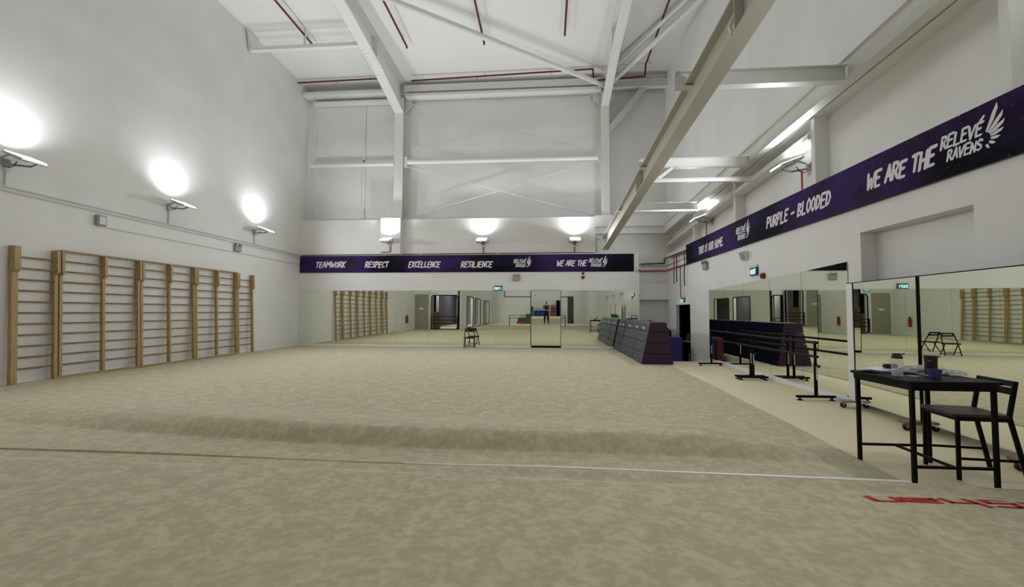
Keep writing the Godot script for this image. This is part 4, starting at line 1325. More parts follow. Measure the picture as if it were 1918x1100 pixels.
# ------------------------------------------------------------------ the corner behind the vaults
func corner_things():
	# black door in the right wall, standing on the lower slab
	var d := struct("door_1", MB.new().span(Vector3(5.30, -0.5, -17.4), Vector3(5.35, 1.80, -14.9), 0.006), M.black_metal, "black door in the far right corner")
	part("door_sign", MB.new().span(Vector3(5.29, 1.04, -16.9), Vector3(5.299, 1.13, -16.05), 0.002), M.grey_plastic, d)
	part("door_edge", MB.new().span(Vector3(5.28, -0.48, -15.95), Vector3(5.299, 1.75, -15.90)), M.grey_plastic, d)
	var fr := MB.new()
	fr.span(Vector3(XR - 0.05, -0.5, -14.68), Vector3(XR, 1.60, -14.60), 0.006)
	fr.span(Vector3(XR - 0.05, 1.53, -14.60), Vector3(XR, 1.60, -13.33), 0.006)
	struct("trim_6", fr, M.white_trim, "white frame of the black door")
	var bl := thing("foam_block", "violet foam block standing beside the plum end of the vault", "foam block", Vector3(3.88, -0.5, -13.4))
	part("block", MB.new().span(Vector3(3.655, -0.5, -13.75), Vector3(4.075, 0.535, -13.2), 0.02), M.violet_foam, bl)
	part("seam", MB.new().span(Vector3(3.66, 0.495, -13.202), Vector3(4.07, 0.501, -13.196)), M.navy_vinyl, bl)
	var bp := thing("foam_block", "pink foam block behind the long vault, seen only in the right wall mirrors", "foam block", Vector3(3.44, -0.5, -13.4))
	part("block", MB.new().span(Vector3(3.42, -0.5, -13.75), Vector3(3.60, 0.535, -13.2), 0.02), M.rose_foam, bp)
	part("side_face", MB.new().span(Vector3(3.60, -0.48, -13.73), Vector3(3.615, 0.52, -13.22), 0.006), M.red_foam, bp)
	var ch := thing("office_chair", "black chair with a tan cushion, mostly hidden behind the violet foam block", "chair", Vector3(3.85, -0.5, -14.6))
	part("backrest", MB.new().prism(PackedVector2Array([Vector2(-0.35, 0), Vector2(0.27, 0), Vector2(0.26, 0.55), Vector2(0.0, 0.72), Vector2(-0.35, 0.75)]), Vector3(3.93, 0.13, -14.85), Vector3.RIGHT, Vector3.UP, Vector3(0, 0, 0.07)), M.black_plastic, ch)
	part("seat", MB.new().span(Vector3(3.64, -0.1, -14.8), Vector3(4.2, 0.0, -14.3), 0.03), M.black_plastic, ch)
	part("cushion", MB.new().span(Vector3(3.93, 0.0, -14.78), Vector3(4.10, 0.74, -14.58), 0.04), M.tan_card, ch)
	for s in [[3.66, -14.78], [4.18, -14.78], [3.66, -14.32], [4.18, -14.32]]:
		part("leg", MB.new().tube(Vector3(s[0], -0.5, s[1]), Vector3(s[0], -0.1, s[1]), 0.018, 8), M.black_metal, ch)
	var st := thing("side_table", "small dark table just inside the dark doorway in the far corner", "table", Vector3(4.72, -0.5, -14.3))
	part("table_top", MB.new().span(Vector3(4.50, 0.33, -14.58), Vector3(4.95, 0.36, -13.9), 0.006), M.grey_plastic, st)
	for s in [[4.52, -14.56], [4.93, -14.56], [4.52, -13.92], [4.93, -13.92]]:
		part("leg", MB.new().tube(Vector3(s[0], -0.5, s[1]), Vector3(s[0], 0.33, s[1]), 0.016, 8), M.black_metal, st)
	single("jar", MB.new().lathe([Vector2(0, 0.36), Vector2(0.05, 0.36), Vector2(0.06, 0.42), Vector2(0.055, 0.56), Vector2(0.03, 0.60), Vector2(0, 0.60)], Vector3(4.60, 0, -14.3), 14), M.tan_card, "smaller tan jar on the table in the dark doorway", "jar")
	single("jar", MB.new().lathe([Vector2(0, 0.36), Vector2(0.10, 0.36), Vector2(0.11, 0.42), Vector2(0.06, 0.58), Vector2(0, 0.60)], Vector3(4.84, 0, -14.1), 16), M.tan_card, "larger tan jar on the table in the dark doorway", "jar")
	var bn := thing("waste_bin", "grey bin under the table in the dark doorway", "bin", Vector3(4.66, -0.5, -14.1))
	part("bucket", MB.new().lathe([Vector2(0, -0.5), Vector2(0.11, -0.5), Vector2(0.14, 0.0), Vector2(0.125, 0.0), Vector2(0.1, -0.46), Vector2(0, -0.46)], Vector3(4.68, 0, -14.12), 18), M.grey_plastic, bn)
	part("rim", MB.new().lathe([Vector2(0.128, -0.01), Vector2(0.15, -0.01), Vector2(0.15, 0.02), Vector2(0.128, 0.02)], Vector3(4.68, 0, -14.12), 18), M.black_plastic, bn)
	var cs := thing("call_point", "small dark red box on the recessed wall above the vault's right end", "call point", Vector3(4.0, 0.95, ZU))
	part("box", MB.new().span(Vector3(3.70, 0.90, ZU), Vector3(3.80, 1.0, ZU + 0.06), 0.01), M.red_sounder, cs)
	part("window", MB.new().span(Vector3(3.72, 0.92, ZU + 0.058), Vector3(3.78, 0.98, ZU + 0.063), 0.003), M.black_plastic, cs)

# ------------------------------------------------------------------ ballet barres
func barres():
	var t := thing("ballet_barre", "black free standing double ballet barre, the nearer of two in front of the right mirrors", "ballet barre", Vector3(3.97, 0, -7.68), "ballet barres by the right mirrors")
	barre(t, Vector3(3.985, 0, -6.72), Vector3(3.965, 0, -8.60), 0.27, -0.25)
	var u := thing("ballet_barre", "black free standing double ballet barre, the farther of two in front of the right mirrors", "ballet barre", Vector3(3.99, 0, -9.75), "ballet barres by the right mirrors")
	barre(u, Vector3(3.99, 0, -8.76), Vector3(4.0, 0, -10.78), 0.26, -0.27)

func barre(t: Node3D, a: Vector3, b: Vector3, ra: float, la: float):
	for p in [a, b]:
		part("post", MB.new().tube(p + Vector3(0, 0.055, 0), p + Vector3(0, 0.55, 0), 0.024, 14), M.black_metal, t)
		part("inner_post", MB.new().tube(p + Vector3(0, 0.55, 0), p + Vector3(0, 0.875, 0), 0.019, 14), M.black_metal, t)
		part("foot", MB.new().bar(p + Vector3(la - 0.03, 0.055, 0), p + Vector3(ra, 0.055, 0), 0.05, 0.034, 0.006), M.black_metal, t)
		for x in [la + 0.02, ra - 0.05]:
			var pd := part("pad", MB.new().lathe([Vector2(0, 0.0), Vector2(0.042, 0.0), Vector2(0.042, 0.006), Vector2(0.014, 0.02), Vector2(0.012, 0.042), Vector2(0, 0.042)], p + Vector3(x, 0.0, 0), 16), M.black_rubber, t)
		part("knob", MB.new().tube(p + Vector3(0.022, 0.50, 0), p + Vector3(0.06, 0.50, 0), 0.018, 10, 0.022), M.black_plastic, t)
		part("scale_label", MB.new().span(p + Vector3(-0.008, 0.30, 0.0235), p + Vector3(0.008, 0.50, 0.0252)), M.white_plastic, t)
	for y in [0.852, 0.645]:
		var d: Vector3 = (a - b).normalized() * 0.055
		part("rail", MB.new().tube(a + Vector3(-0.0, y, 0) + d, b + Vector3(-0.0, y, 0) - d, 0.0195, 14), M.black_metal, t)

# ------------------------------------------------------------------ wheeled mirrors
func mobile_mirrors():
	# local x along the pane towards the camera, +z out of the glass
	var specs := [
		[Vector3(4.20, 0, -6.30), Vector3(4.115, 0, -5.06), "wheeled mirror nearest the ballet barres, with a white upright at its left", true],
		[Vector3(4.113, 0, -5.045), Vector3(4.03, 0, -3.83), "wheeled mirror behind the black table and chair", false]]
	for s in specs:
		var a: Vector3 = s[0]
		var b: Vector3 = s[1]
		var t := thing("wheeled_mirror", s[2], "mirror", Vector3.ZERO, "wheeled mirrors")
		var w := a.distance_to(b)
		var x0 := -w / 2
		var x1 := w / 2
		var g0 := x0 + (0.135 if s[3] else 0.012)
		part("glass", MB.new().span(Vector3(g0, 0.115, 0.016), Vector3(x1 - 0.012, 1.70, 0.022)), M.mirror_glass, t)
		part("back_board", MB.new().span(Vector3(x0, 0.10, -0.02), Vector3(x1, 1.705, 0.015), 0.003), M.white_plastic, t)
		if s[3]:
			part("upright", MB.new().span(Vector3(x0, 0.10, 0.0), Vector3(g0 - 0.006, 1.70, 0.034), 0.005), M.white_trim, t)
		part("edge_strip", MB.new().span(Vector3(x1 - 0.014, 0.10, 0.0), Vector3(x1, 1.71, 0.028)), M.black_metal, t)
		part("edge_strip", MB.new().span(Vector3(g0 - 0.008, 0.10, 0.0), Vector3(g0, 1.71, 0.028)), M.black_metal, t)
		part("edge_strip", MB.new().span(Vector3(x0, 1.70, 0.0), Vector3(x1, 1.71, 0.028)), M.black_metal, t)
		var xs := [[x0 + 0.06, M.grey_plastic], [x1 - 0.05, M.plywood]] if s[3] else [[x1 - 0.06, M.plywood]]
		for q in xs:
			var pl := part("dolly", MB.new().span(Vector3(q[0] - 0.06, 0.075, -0.19), Vector3(q[0] + 0.06, 0.105, 0.19), 0.006), q[1], t)
			for z in [-0.14, 0.14]:
				var c := Vector3(q[0], 0.036, z)
				var ca := part("caster", MB.new().tube(c + Vector3(-0.012, 0, 0), c + Vector3(0.012, 0, 0), 0.036, 18), M.black_rubber, t)
				part("hub", MB.new().tube(c + Vector3(-0.014, 0, 0), c + Vector3(0.014, 0, 0), 0.015, 12), M.steel, ca)
				var fk := MB.new()
				for k in [-1.0, 1.0]:
					fk.prism(PackedVector2Array([Vector2(-0.01, -0.008), Vector2(0.012, -0.008), Vector2(0.03, 0.039), Vector2(-0.03, 0.039)]), c + Vector3(0.0155 * k - 0.0015, 0, 0), Vector3.BACK, Vector3.UP, Vector3(0.003, 0, 0))
				part("fork", fk, M.steel, ca)
		t.position = (a + b) / 2
		var d := (b - a).normalized()
		t.rotation.y = atan2(-d.z, d.x)

# ------------------------------------------------------------------ table, chair and what lies there
func table_set():
	var t := thing("table", "black square metal table with slim legs beside the wheeled mirrors", "table", Vector3(3.03, 0, -3.76))
	part("table_top", MB.new().span(Vector3(2.715, 0.764, -4.085), Vector3(3.365, 0.787, -3.45), 0.006), M.black_metal, t)
	var ap := MB.new()
	ap.span(Vector3(2.735, 0.715, -3.482), Vector3(3.34, 0.764, -3.462))
	ap.span(Vector3(2.735, 0.715, -4.07), Vector3(3.34, 0.764, -4.05))
	ap.span(Vector3(2.735, 0.715, -4.05), Vector3(2.755, 0.764, -3.482))
	ap.span(Vector3(3.32, 0.715, -4.05), Vector3(3.34, 0.764, -3.482))
	part("apron", ap, M.black_metal, t)
	for x in [2.752, 3.322]:
		for z in [-4.045, -3.485]:
			part("leg", MB.new().span(Vector3(x - 0.014, 0.0, z - 0.014), Vector3(x + 0.014, 0.764, z + 0.014), 0.003), M.black_metal, t)
	for z in [-4.045, -3.485]:
		part("stretcher", MB.new().span(Vector3(2.77, 0.135, z - 0.01), Vector3(3.305, 0.155, z + 0.01), 0.002), M.black_metal, t)
	part("stretcher", MB.new().span(Vector3(3.03, 0.135, -4.035), Vector3(3.05, 0.155, -3.495), 0.002), M.black_metal, t)
	# chair, facing the table
	var c := thing("chair", "black chair with a dark wooden seat, drawn up beside the black table", "chair", Vector3.ZERO)
	var seat := PackedVector2Array([Vector2(-0.20, -0.19), Vector2(0.16, -0.17), Vector2(0.17, -0.10), Vector2(0.17, 0.10), Vector2(0.16, 0.17), Vector2(-0.20, 0.19), Vector2(-0.215, 0.17), Vector2(-0.215, -0.17)])
	part("seat", MB.new().prism(seat, Vector3(0, 0.488, 0), Vector3.RIGHT, Vector3.BACK, Vector3(0, 0.022, 0)), M.dark_wood_seat, c)
	var sf := MB.new()
	for s in [-1.0, 1.0]:
		sf.bar(Vector3(-0.19, 0.472, 0.172 * s), Vector3(0.16, 0.472, 0.155 * s), 0.018, 0.032, 0.002)
	sf.bar(Vector3(-0.18, 0.472, -0.17), Vector3(-0.18, 0.472, 0.17), 0.018, 0.032, 0.002)
	sf.bar(Vector3(0.15, 0.472, -0.155), Vector3(0.15, 0.472, 0.155), 0.018, 0.032, 0.002)
	part("seat_frame", sf, M.black_metal, c)
	for s in [-1.0, 1.0]:
		part("leg", MB.new().bar(Vector3(-0.185, 0.0, 0.175 * s), Vector3(-0.18, 0.488, 0.172 * s), 0.02, 0.026, 0.002), M.black_metal, c)
		part("leg", MB.new().bar(Vector3(0.27, 0.0, 0.165 * s), Vector3(0.165, 0.50, 0.16 * s), 0.02, 0.03, 0.002), M.black_metal, c)
		part("back_post", MB.new().bar(Vector3(0.165, 0.49, 0.16 * s), Vector3(0.215, 0.765, 0.16 * s), 0.02, 0.03, 0.002), M.black_metal, c)
		part("stretcher", MB.new().bar(Vector3(-0.185, 0.165, 0.175 * s), Vector3(0.235, 0.165, 0.165 * s), 0.012, 0.018), M.black_metal, c)
	part("back_slat", MB.new().bar(Vector3(0.200, 0.693, -0.17), Vector3(0.200, 0.693, 0.17), 0.016, 0.055, 0.004, Vector3(0.18, 1, 0).normalized()), M.black_metal, c)
	part("back_slat", MB.new().bar(Vector3(0.213, 0.750, -0.178), Vector3(0.213, 0.750, 0.178), 0.018, 0.046, 0.004, Vector3(0.18, 1, 0).normalized()), M.black_metal, c)
	c.position = Vector3(3.41, 0, -3.80)
	c.rotation.y = deg_to_rad(-7.0)
	# on the table
	var Y := 0.787
	var bo := thing("water_bottle", "clear water bottle with a black flip lid on the table", "bottle", Vector3(2.82, Y, -3.70))
	var p := Vector3(2.82, Y, -3.70)
	part("body", MB.new().lathe([Vector2(0, 0.0), Vector2(0.034, 0.0), Vector2(0.0375, 0.008), Vector2(0.0375, 0.055), Vector2(0.036, 0.06), Vector2(0.0385, 0.066), Vector2(0.040, 0.125), Vector2(0.037, 0.145), Vector2(0.032, 0.152)], p, 28), M.clear_plastic, bo)
	part("water", MB.new().lathe([Vector2(0, 0.006), Vector2(0.032, 0.006), Vector2(0.034, 0.012), Vector2(0.034, 0.05), Vector2(0, 0.05)], p, 24), M.water, bo)
	part("lid", MB.new().lathe([Vector2(0, 0.145), Vector2(0.036, 0.145), Vector2(0.037, 0.163), Vector2(0.030, 0.168), Vector2(0.030, 0.182), Vector2(0.022, 0.186), Vector2(0, 0.186)], p, 24), M.black_plastic, bo)
	part("lid_loop", MB.new().path([p + Vector3(0.01, 0.184, 0), p + Vector3(0.035, 0.179, 0.003), p + Vector3(0.056, 0.184, 0.005)], 0.005, 8), M.black_plastic, bo)
	var tu := thing("tumbler", "tall black tumbler with a lid behind the violet cup", "tumbler", Vector3(3.135, Y, -3.775))
	var q := Vector3(3.135, Y, -3.775)
	part("body", MB.new().lathe([Vector2(0, 0), Vector2(0.036, 0), Vector2(0.038, 0.004), Vector2(0.0425, 0.150), Vector2(0, 0.150)], q, 26), M.black_plastic, tu)
	part("lid", MB.new().lathe([Vector2(0, 0.150), Vector2(0.0445, 0.150), Vector2(0.0445, 0.160), Vector2(0.04, 0.163), Vector2(0, 0.163)], q, 26), M.black_rubber, tu)
	part("spout", MB.new().box(q + Vector3(0.048, 0.156, 0.01), Vector3(0.03, 0.009, 0.02), 0.003), M.black_rubber, tu)
	part("badge", MB.new().box(q + Vector3(-0.030, 0.125, 0.028), Vector3(0.012, 0.006, 0.012), 0.001), M.grey_plastic, tu)
	single("cup", MB.new().lathe([Vector2(0, 0), Vector2(0.034, 0), Vector2(0.036, 0.004), Vector2(0.044, 0.066), Vector2(0.046, 0.072), Vector2(0.043, 0.072), Vector2(0.034, 0.006), Vector2(0, 0.006)], Vector3(3.028, Y, -3.615), 28), M.violet_plastic, "small violet plastic cup on the table in front of the black tumbler", "cup")
	# papers: loose sheets, slightly fanned
	var sh := [[2.905, -3.985, 0.15, M.paper, 0.0, "white sheet of paper at the bottom of the pile by the water bottle"], [2.945, -3.965, -0.1, M.lilac_paper, 0.008, "pale lilac exercise book in the pile of papers by the water bottle"], [2.86, -3.99, 0.35, M.paper, 0.018, "white sheet of paper lying on top of the pile by the water bottle"]]
	for k in sh:
		var B := Basis(Vector3.UP, k[2])
		var b := MB.new()
		# curled a little along its length
		var n := 6
		for i in n:
			var u0 := i / float(n) - 0.5
			var u1 := (i + 1) / float(n) - 0.5
			var h0 := 0.010 * u0 * u0 * 4.0 * (0.3 if k[3] == M.lilac_paper else 1.0)
			var h1 := 0.010 * u1 * u1 * 4.0 * (0.3 if k[3] == M.lilac_paper else 1.0)
			var th := 0.007 if k[3] == M.lilac_paper else 0.0012
			var o := Vector3(k[0], Y + k[4] + 0.0005, k[1])
			var A := o + B * Vector3(u0 * 0.27, h0, 0.085)
			var Bb := o + B * Vector3(u1 * 0.27, h1, 0.085)
			var C := o + B * Vector3(u1 * 0.27, h1, -0.085)
			var D := o + B * Vector3(u0 * 0.27, h0, -0.085)
			var up := Vector3(0, th, 0)
			b.quad(A + up, Bb + up, C + up, D + up)
			b.quad(D, C, Bb, A)
			b.quad(A, Bb, Bb + up, A + up)
			b.quad(C, D, D + up, C + up)
			if i == 0:
				b.quad(D, A, A + up, D + up)
			if i == n - 1:
				b.quad(Bb, C, C + up, Bb + up)
		single("paper" if k[3] == M.paper else "exercise_book", b, k[3], k[5], "paper" if k[3] == M.paper else "book")
	single("photo_card", MB.new().box(Vector3(2.955, Y + 0.002, -3.72), Vector3(0.10, 0.003, 0.07), 0.0, Basis(Vector3.UP, 0.4)), M.ink_photo, "small brownish printed card on the table right of the water bottle", "card")
	var po := thing("pouch", "small black pouch lying on the papers behind the water bottle", "pouch", Vector3(2.99, Y + 0.028, -4.0))
	part("body", MB.new().box(Vector3(2.99, Y + 0.048, -4.0), Vector3(0.12, 0.034, 0.05), 0.012, Basis(Vector3.UP, 0.2)), M.dark_fabric, po)
	part("zip", MB.new().box(Vector3(2.99, Y + 0.066, -4.0), Vector3(0.10, 0.003, 0.006), 0.0, Basis(Vector3.UP, 0.2)), M.steel, po)
	single("cable", MB.new().path([Vector3(3.06, Y + 0.02, -3.98), Vector3(3.085, Y + 0.006, -3.90), Vector3(3.09, Y + 0.005, -3.80), Vector3(3.075, Y + 0.005, -3.68)], 0.0035, 6), M.white_plastic, "thin white cable on the table running from the plastic bag to the violet cup", "cable")
	# crumpled plastic bag
	var nz := FastNoiseLite.new()
	nz.seed = 4
	nz.frequency = 9.0
	var bg := thing("plastic_bag", "crumpled cloudy plastic bag with dark things inside, at the table's right end", "plastic bag", Vector3(3.22, Y, -3.92))
	part("film", blob(Vector3(3.215, Y + 0.004, -3.935), Vector3(0.225, 0.062, 0.10), nz, 0.35, 0.55), M.cloudy_bag, bg)
	part("contents", blob(Vector3(3.17, Y + 0.006, -3.94), Vector3(0.13, 0.038, 0.06), nz, 0.25, 0.2), M.dark_fabric, bg)
	part("tail", blob(Vector3(3.36, Y + 0.003, -3.82), Vector3(0.075, 0.04, 0.07), nz, 0.5, 0.9), M.cloudy_bag, bg)

# half of a crumpled ball resting on its flat side
func blob(o: Vector3, r: Vector3, nz: FastNoiseLite, amp: float, fold: float) -> MB:
	var b := MB.new()
	var N := 28
	var K := 14
	var P := func(i: int, k: int) -> Vector3:
		var th := TAU * i / N
		var ph := PI / 2 * k / K
		var d := Vector3(cos(th) * cos(ph), sin(ph), sin(th) * cos(ph))
		var f := nz.get_noise_3dv(d * 0.22 + o)
		var g := absf(nz.get_noise_3dv(d * 0.55 + o * 2.0))
		return o + d * r * (1.0 + amp * f - amp * fold * g)
	for i in N:
		for k in K:
			b.quad(P.call(i + 1, k), P.call(i, k), P.call(i, k + 1), P.call(i + 1, k + 1))
		b.tri(o, P.call(i, 0), P.call(i + 1, 0))
	return b

# ------------------------------------------------------------------ folding chair
func folding_chair():
	var c := thing("folding_chair", "black folding chair standing alone in front of the back wall mirrors", "chair", Vector3.ZERO)
	var wt := 0.150
	for s in [-1.0, 1.0]:
		part("front_leg", MB.new().path([Vector3(0.19 * s, 0.0, 0.17), Vector3(0.178 * s, 0.36, 0.02), Vector3(wt * s, 0.665, -0.15)], 0.014, 10), M.black_metal, c)
		part("rear_leg", MB.new().path([Vector3(0.155 * s, 0.0, -0.18), Vector3(0.148 * s, 0.36, 0.10)], 0.013, 10), M.black_metal, c)
	part("front_bar", MB.new().tube(Vector3(-0.187, 0.09, 0.13), Vector3(0.187, 0.09, 0.13), 0.009, 8), M.black_metal, c)
	part("rear_bar", MB.new().tube(Vector3(-0.155, 0.03, -0.155), Vector3(0.155, 0.03, -0.155), 0.009, 8), M.black_metal, c)
	part("top_bar", MB.new().tube(Vector3(-wt, 0.665, -0.15), Vector3(wt, 0.665, -0.15), 0.013, 10), M.black_metal, c)
	var bk := MB.new()
	bk.bar(Vector3(-wt, 0.655, -0.142), Vector3(wt, 0.655, -0.142), 0.014, 0.045, 0.003)
	bk.bar(Vector3(-wt - 0.01, 0.585, -0.103), Vector3(wt + 0.01, 0.578, -0.103), 0.014, 0.05, 0.003)
	for s in [-1.0, 1.0]:
		bk.bar(Vector3(0.135 * s, 0.60, -0.112), Vector3(0.13 * s, 0.65, -0.138), 0.05, 0.012, 0.0)
	part("backrest", bk, M.black_plastic, c)
	part("seat", MB.new().prism(PackedVector2Array([Vector2(-0.178, 0.19), Vector2(0.178, 0.19), Vector2(0.15, -0.16), Vector2(-0.15, -0.16)]), Vector3(0, 0.335, 0), Vector3.RIGHT, Vector3.BACK, Vector3(0, 0.04, 0)), M.black_plastic, c)
	c.position = Vector3(-2.70, 0.016, -15.0)
	c.rotation.y = deg_to_rad(10.0)

# ------------------------------------------------------------------ the rear of the hall, seen in the mirrors
func opening_wall(called: String, o: Vector3, turn: float, width: float, height: float, holes: Array):
	var cs := CSGCombiner3D.new()
	cs.name = called
	var bx := CSGBox3D.new()
	bx.name = "wall_body"
	bx.size = Vector3(width, height, 0.2)
	bx.position = Vector3(width / 2, height / 2 - 0.3, -0.1)
	bx.material = M.white_wall_paint
	cs.add_child(bx)
	for h in holes:
		var pg := CSGPolygon3D.new()
		pg.name = "opening"
		pg.operation = CSGShape3D.OPERATION_SUBTRACTION
		pg.polygon = round_rect(h[0], h[1], h[2], h[3], 0.18)
		pg.depth = 0.6
		pg.position = Vector3(0, 0, 0.3)
		pg.material = M.white_wall_paint
		cs.add_child(pg, true)
	cs.position = o
	cs.rotation.y = turn
	cs.set_meta("kind", "structure")
	add_child(cs)

func round_rect(x0: float, y0: float, x1: float, y1: float, r: float) -> PackedVector2Array:
	var p := PackedVector2Array()
	for c in [[x1 - r, y1 - r, 0.0], [x0 + r, y1 - r, PI / 2], [x0 + r, y0 + r, PI], [x1 - r, y0 + r, PI * 1.5]]:
		for k in 7:
			var a: float = c[2] + PI / 2 * k / 6
			p.append(Vector2(c[0] + cos(a) * r, c[1] + sin(a) * r))
	return p

func rear_room():
	# the wall with a door and a window stands left of the camera and looks at the back wall
	opening_wall("wall_door_side", Vector3(JX, 0, JZ), PI, JX - XL, 11.2, [[0.12, 0.06, 2.0, 2.42]])
	opening_wall("wall_openings_side", Vector3(JX, 0, ZF), PI / 2, ZF - JZ, 11.2, [[2.6, 0.06, 6.6, 2.35], [8.6, 0.06, 11.6, 2.42], [12.4, 0.06, 15.2, 2.45]])
	for k in [["trim_7", Vector3(JX, 0, JZ - 0.015), PI, [0.12, 0.06, 2.0, 2.42]], ["trim_8", Vector3(JX + 0.015, 0, ZF), PI / 2, [2.6, 0.06, 6.6, 2.35]], ["trim_9", Vector3(JX + 0.015, 0, ZF), PI / 2, [8.6, 0.06, 11.6, 2.42]], ["trim_10", Vector3(JX + 0.015, 0, ZF), PI / 2, [12.4, 0.06, 15.2, 2.45]]]:
		var pts := []
		var rr := round_rect(k[3][0], k[3][1], k[3][2], k[3][3], 0.18)
		var B := Basis(Vector3.UP, k[2])
		for p in rr:
			pts.append(k[1] + B * Vector3(p.x, p.y, 0))
		pts.append(pts[0])
		struct(k[0], MB.new().path(pts, 0.035, 6), M.black_metal, "dark rim of an opening")
	# dim room behind the openings
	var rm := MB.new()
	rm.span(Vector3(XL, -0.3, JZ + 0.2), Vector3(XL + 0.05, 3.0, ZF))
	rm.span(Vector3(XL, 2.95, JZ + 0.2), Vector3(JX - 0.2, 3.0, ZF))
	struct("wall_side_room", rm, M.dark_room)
	for k in 5:
		var z := 0.2 + k * 0.75
		var cu := MB.new()
		for i in 7:
			cu.tube(Vector3(XL + 0.3 + i * 0.05, 0.02, z), Vector3(XL + 0.3 + i * 0.05, 2.6, z), 0.035, 8)
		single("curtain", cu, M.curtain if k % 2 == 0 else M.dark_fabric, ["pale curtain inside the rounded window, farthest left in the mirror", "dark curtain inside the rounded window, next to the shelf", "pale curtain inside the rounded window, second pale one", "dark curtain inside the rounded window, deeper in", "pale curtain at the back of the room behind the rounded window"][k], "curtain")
	single("shelf_cabinet", MB.new().span(Vector3(-8.0, 0.0, JZ + 0.35), Vector3(-7.55, 1.25, JZ + 0.8), 0.01), M.tan_card, "tan shelf cabinet just inside the rounded window", "cabinet")
	for q in [[Vector3(-7.7, 2.82, 2.6), "round ceiling lamp inside the rounded window, seen in the back mirrors"], [Vector3(-7.7, 2.82, 9.5), "round ceiling lamp in the side room behind the far openings"]]:
		var at: Vector3 = q[0]
		var cl := thing("ceiling_lamp", q[1], "ceiling lamp", at, "ceiling lamps of the side room")
		part("lamp_base", MB.new().tube(at + Vector3(0, 0.07, 0), at + Vector3(0, 0.13, 0), 0.11, 18), M.white_plastic, cl)
		part("lamp_glow", MB.new().ball(at, 0.09, 14, Vector3(1, 0.7, 1)), M.lamp_light_panel, cl)
		var ol := OmniLight3D.new()
		ol.name = "lamp"
		ol.light_energy = 3.0
		ol.light_size = 0.05
		ol.omni_range = 40.0
		ol.omni_attenuation = 2.0
		ol.shadow_enabled = true
		cl.add_child(ol)
	# door, extinguisher, sign
	var d := struct("door_2", MB.new().span(Vector3(-9.12, 0.02, JZ - 0.04), Vector3(-8.27, 2.42, JZ), 0.006), M.door_paint, "grey beige door seen in the mirrors")
	part("door_handle", MB.new().path([Vector3(-8.36, 1.0, JZ - 0.04), Vector3(-8.36, 1.0, JZ - 0.09), Vector3(-8.50, 1.0, JZ - 0.09)], 0.012, 8), M.steel, d)
	part("door_notice", MB.new().span(Vector3(-8.86, 1.42, JZ - 0.044), Vector3(-8.56, 1.56, JZ - 0.0395)), M.paper, d)
	var fr := MB.new()
	fr.span(Vector3(-9.18, 0, JZ - 0.05), Vector3(-9.12, 2.48, JZ), 0.004)
	fr.span(Vector3(-8.27, 0, JZ - 0.05), Vector3(-8.21, 2.48, JZ), 0.004)
	fr.span(Vector3(-9.18, 2.42, JZ - 0.05), Vector3(-8.21, 2.48, JZ), 0.004)
	struct("trim_11", fr, M.grey_plastic, "frame of the grey beige door")
	var ex := thing("fire_extinguisher", "red fire extinguisher hung on the left wall, seen in the mirrors", "fire extinguisher", Vector3(XL + 0.1, 0.55, -3.0))
	part("cylinder", MB.new().lathe([Vector2(0, 0.5), Vector2(0.07, 0.5), Vector2(0.075, 0.52), Vector2(0.075, 0.92), Vector2(0.03, 0.99), Vector2(0, 0.99)], Vector3(XL + 0.1, 0, -3.0), 16), M.extinguisher_red, ex)
	part("valve", MB.new().span(Vector3(XL + 0.07, 0.99, -3.05), Vector3(XL + 0.13, 1.06, -2.93), 0.01), M.black_plastic, ex)
	part("hose", MB.new().path([Vector3(XL + 0.1, 1.0, -3.05), Vector3(XL + 0.1, 0.95, -3.12), Vector3(XL + 0.1, 0.68, -3.10)], 0.012, 6), M.black_rubber, ex)
	exit_sign(Vector3(-8.0, 2.66, JZ), PI, "green EXIT sign beside the grey beige door, seen in the mirrors", "EXIT", 0.34, 0.16)
	exit_sign(Vector3(-1.2, 2.2, ZF), PI, "small EXIT sign on the white front wall, seen in the back mirrors", "EXIT", 0.34, 0.16)
	var b0 := thing("ballet_barre", "black ballet barre in front of the rounded window, seen in the mirrors", "ballet barre", Vector3(-7.0, 0, JZ - 0.25), "ballet barres in the rear of the hall")
	far_barre(b0, Vector3(-7.95, 0.035, JZ - 0.25), Vector3(-6.1, 0.035, JZ - 0.25), [0.88, 0.66, 0.42])
	var b1 := thing("ballet_barre", "black ballet barre in the rear of the hall behind the photographer", "ballet barre", Vector3(-1.0, 0, 5.4), "ballet barres in the rear of the hall")
	far_barre(b1, Vector3(-3.1, 0.035, 5.4), Vector3(1.6, 0.035, 5.4), [0.95, 0.72])
	# coloured mats at the front wall
	single("floor_mat", MB.new().span(Vector3(-3.1, 0.0, 14.6), Vector3(-2.2, 0.28, 15.6), 0.03), M.pink_foam, "pink mat at the bottom of the stack by the front wall, seen in the mirrors", "mat")
	single("floor_mat", MB.new().span(Vector3(-3.0, 0.28, 14.6), Vector3(-2.2, 0.60, 15.6), 0.03), M.blue_mat, "blue mat in the middle of the stack by the front wall, seen in the mirrors", "mat")
	single("floor_mat", MB.new().span(Vector3(-2.8, 0.60, 14.6), Vector3(-2.2, 0.85, 15.6), 0.03), M.yellow_mat, "yellow mat on top of the stack by the front wall, seen in the mirrors", "mat")
	single("drum", MB.new().lathe([Vector2(0, 0.0), Vector2(0.36, 0.0), Vector2(0.38, 0.03), Vector2(0.38, 1.03), Vector2(0.36, 1.06), Vector2(0, 1.06)], Vector3(-1.75, 0, 14.9), 24), M.green_drum, "green padded drum by the front wall, seen in the mirrors", "drum")
	single("floor_mat", MB.new().span(Vector3(-1.3, 0.0, 15.6), Vector3(0.15, 0.62, 16.2), 0.03), M.blue_mat, "long blue mat on edge by the front wall behind the photographer", "mat")
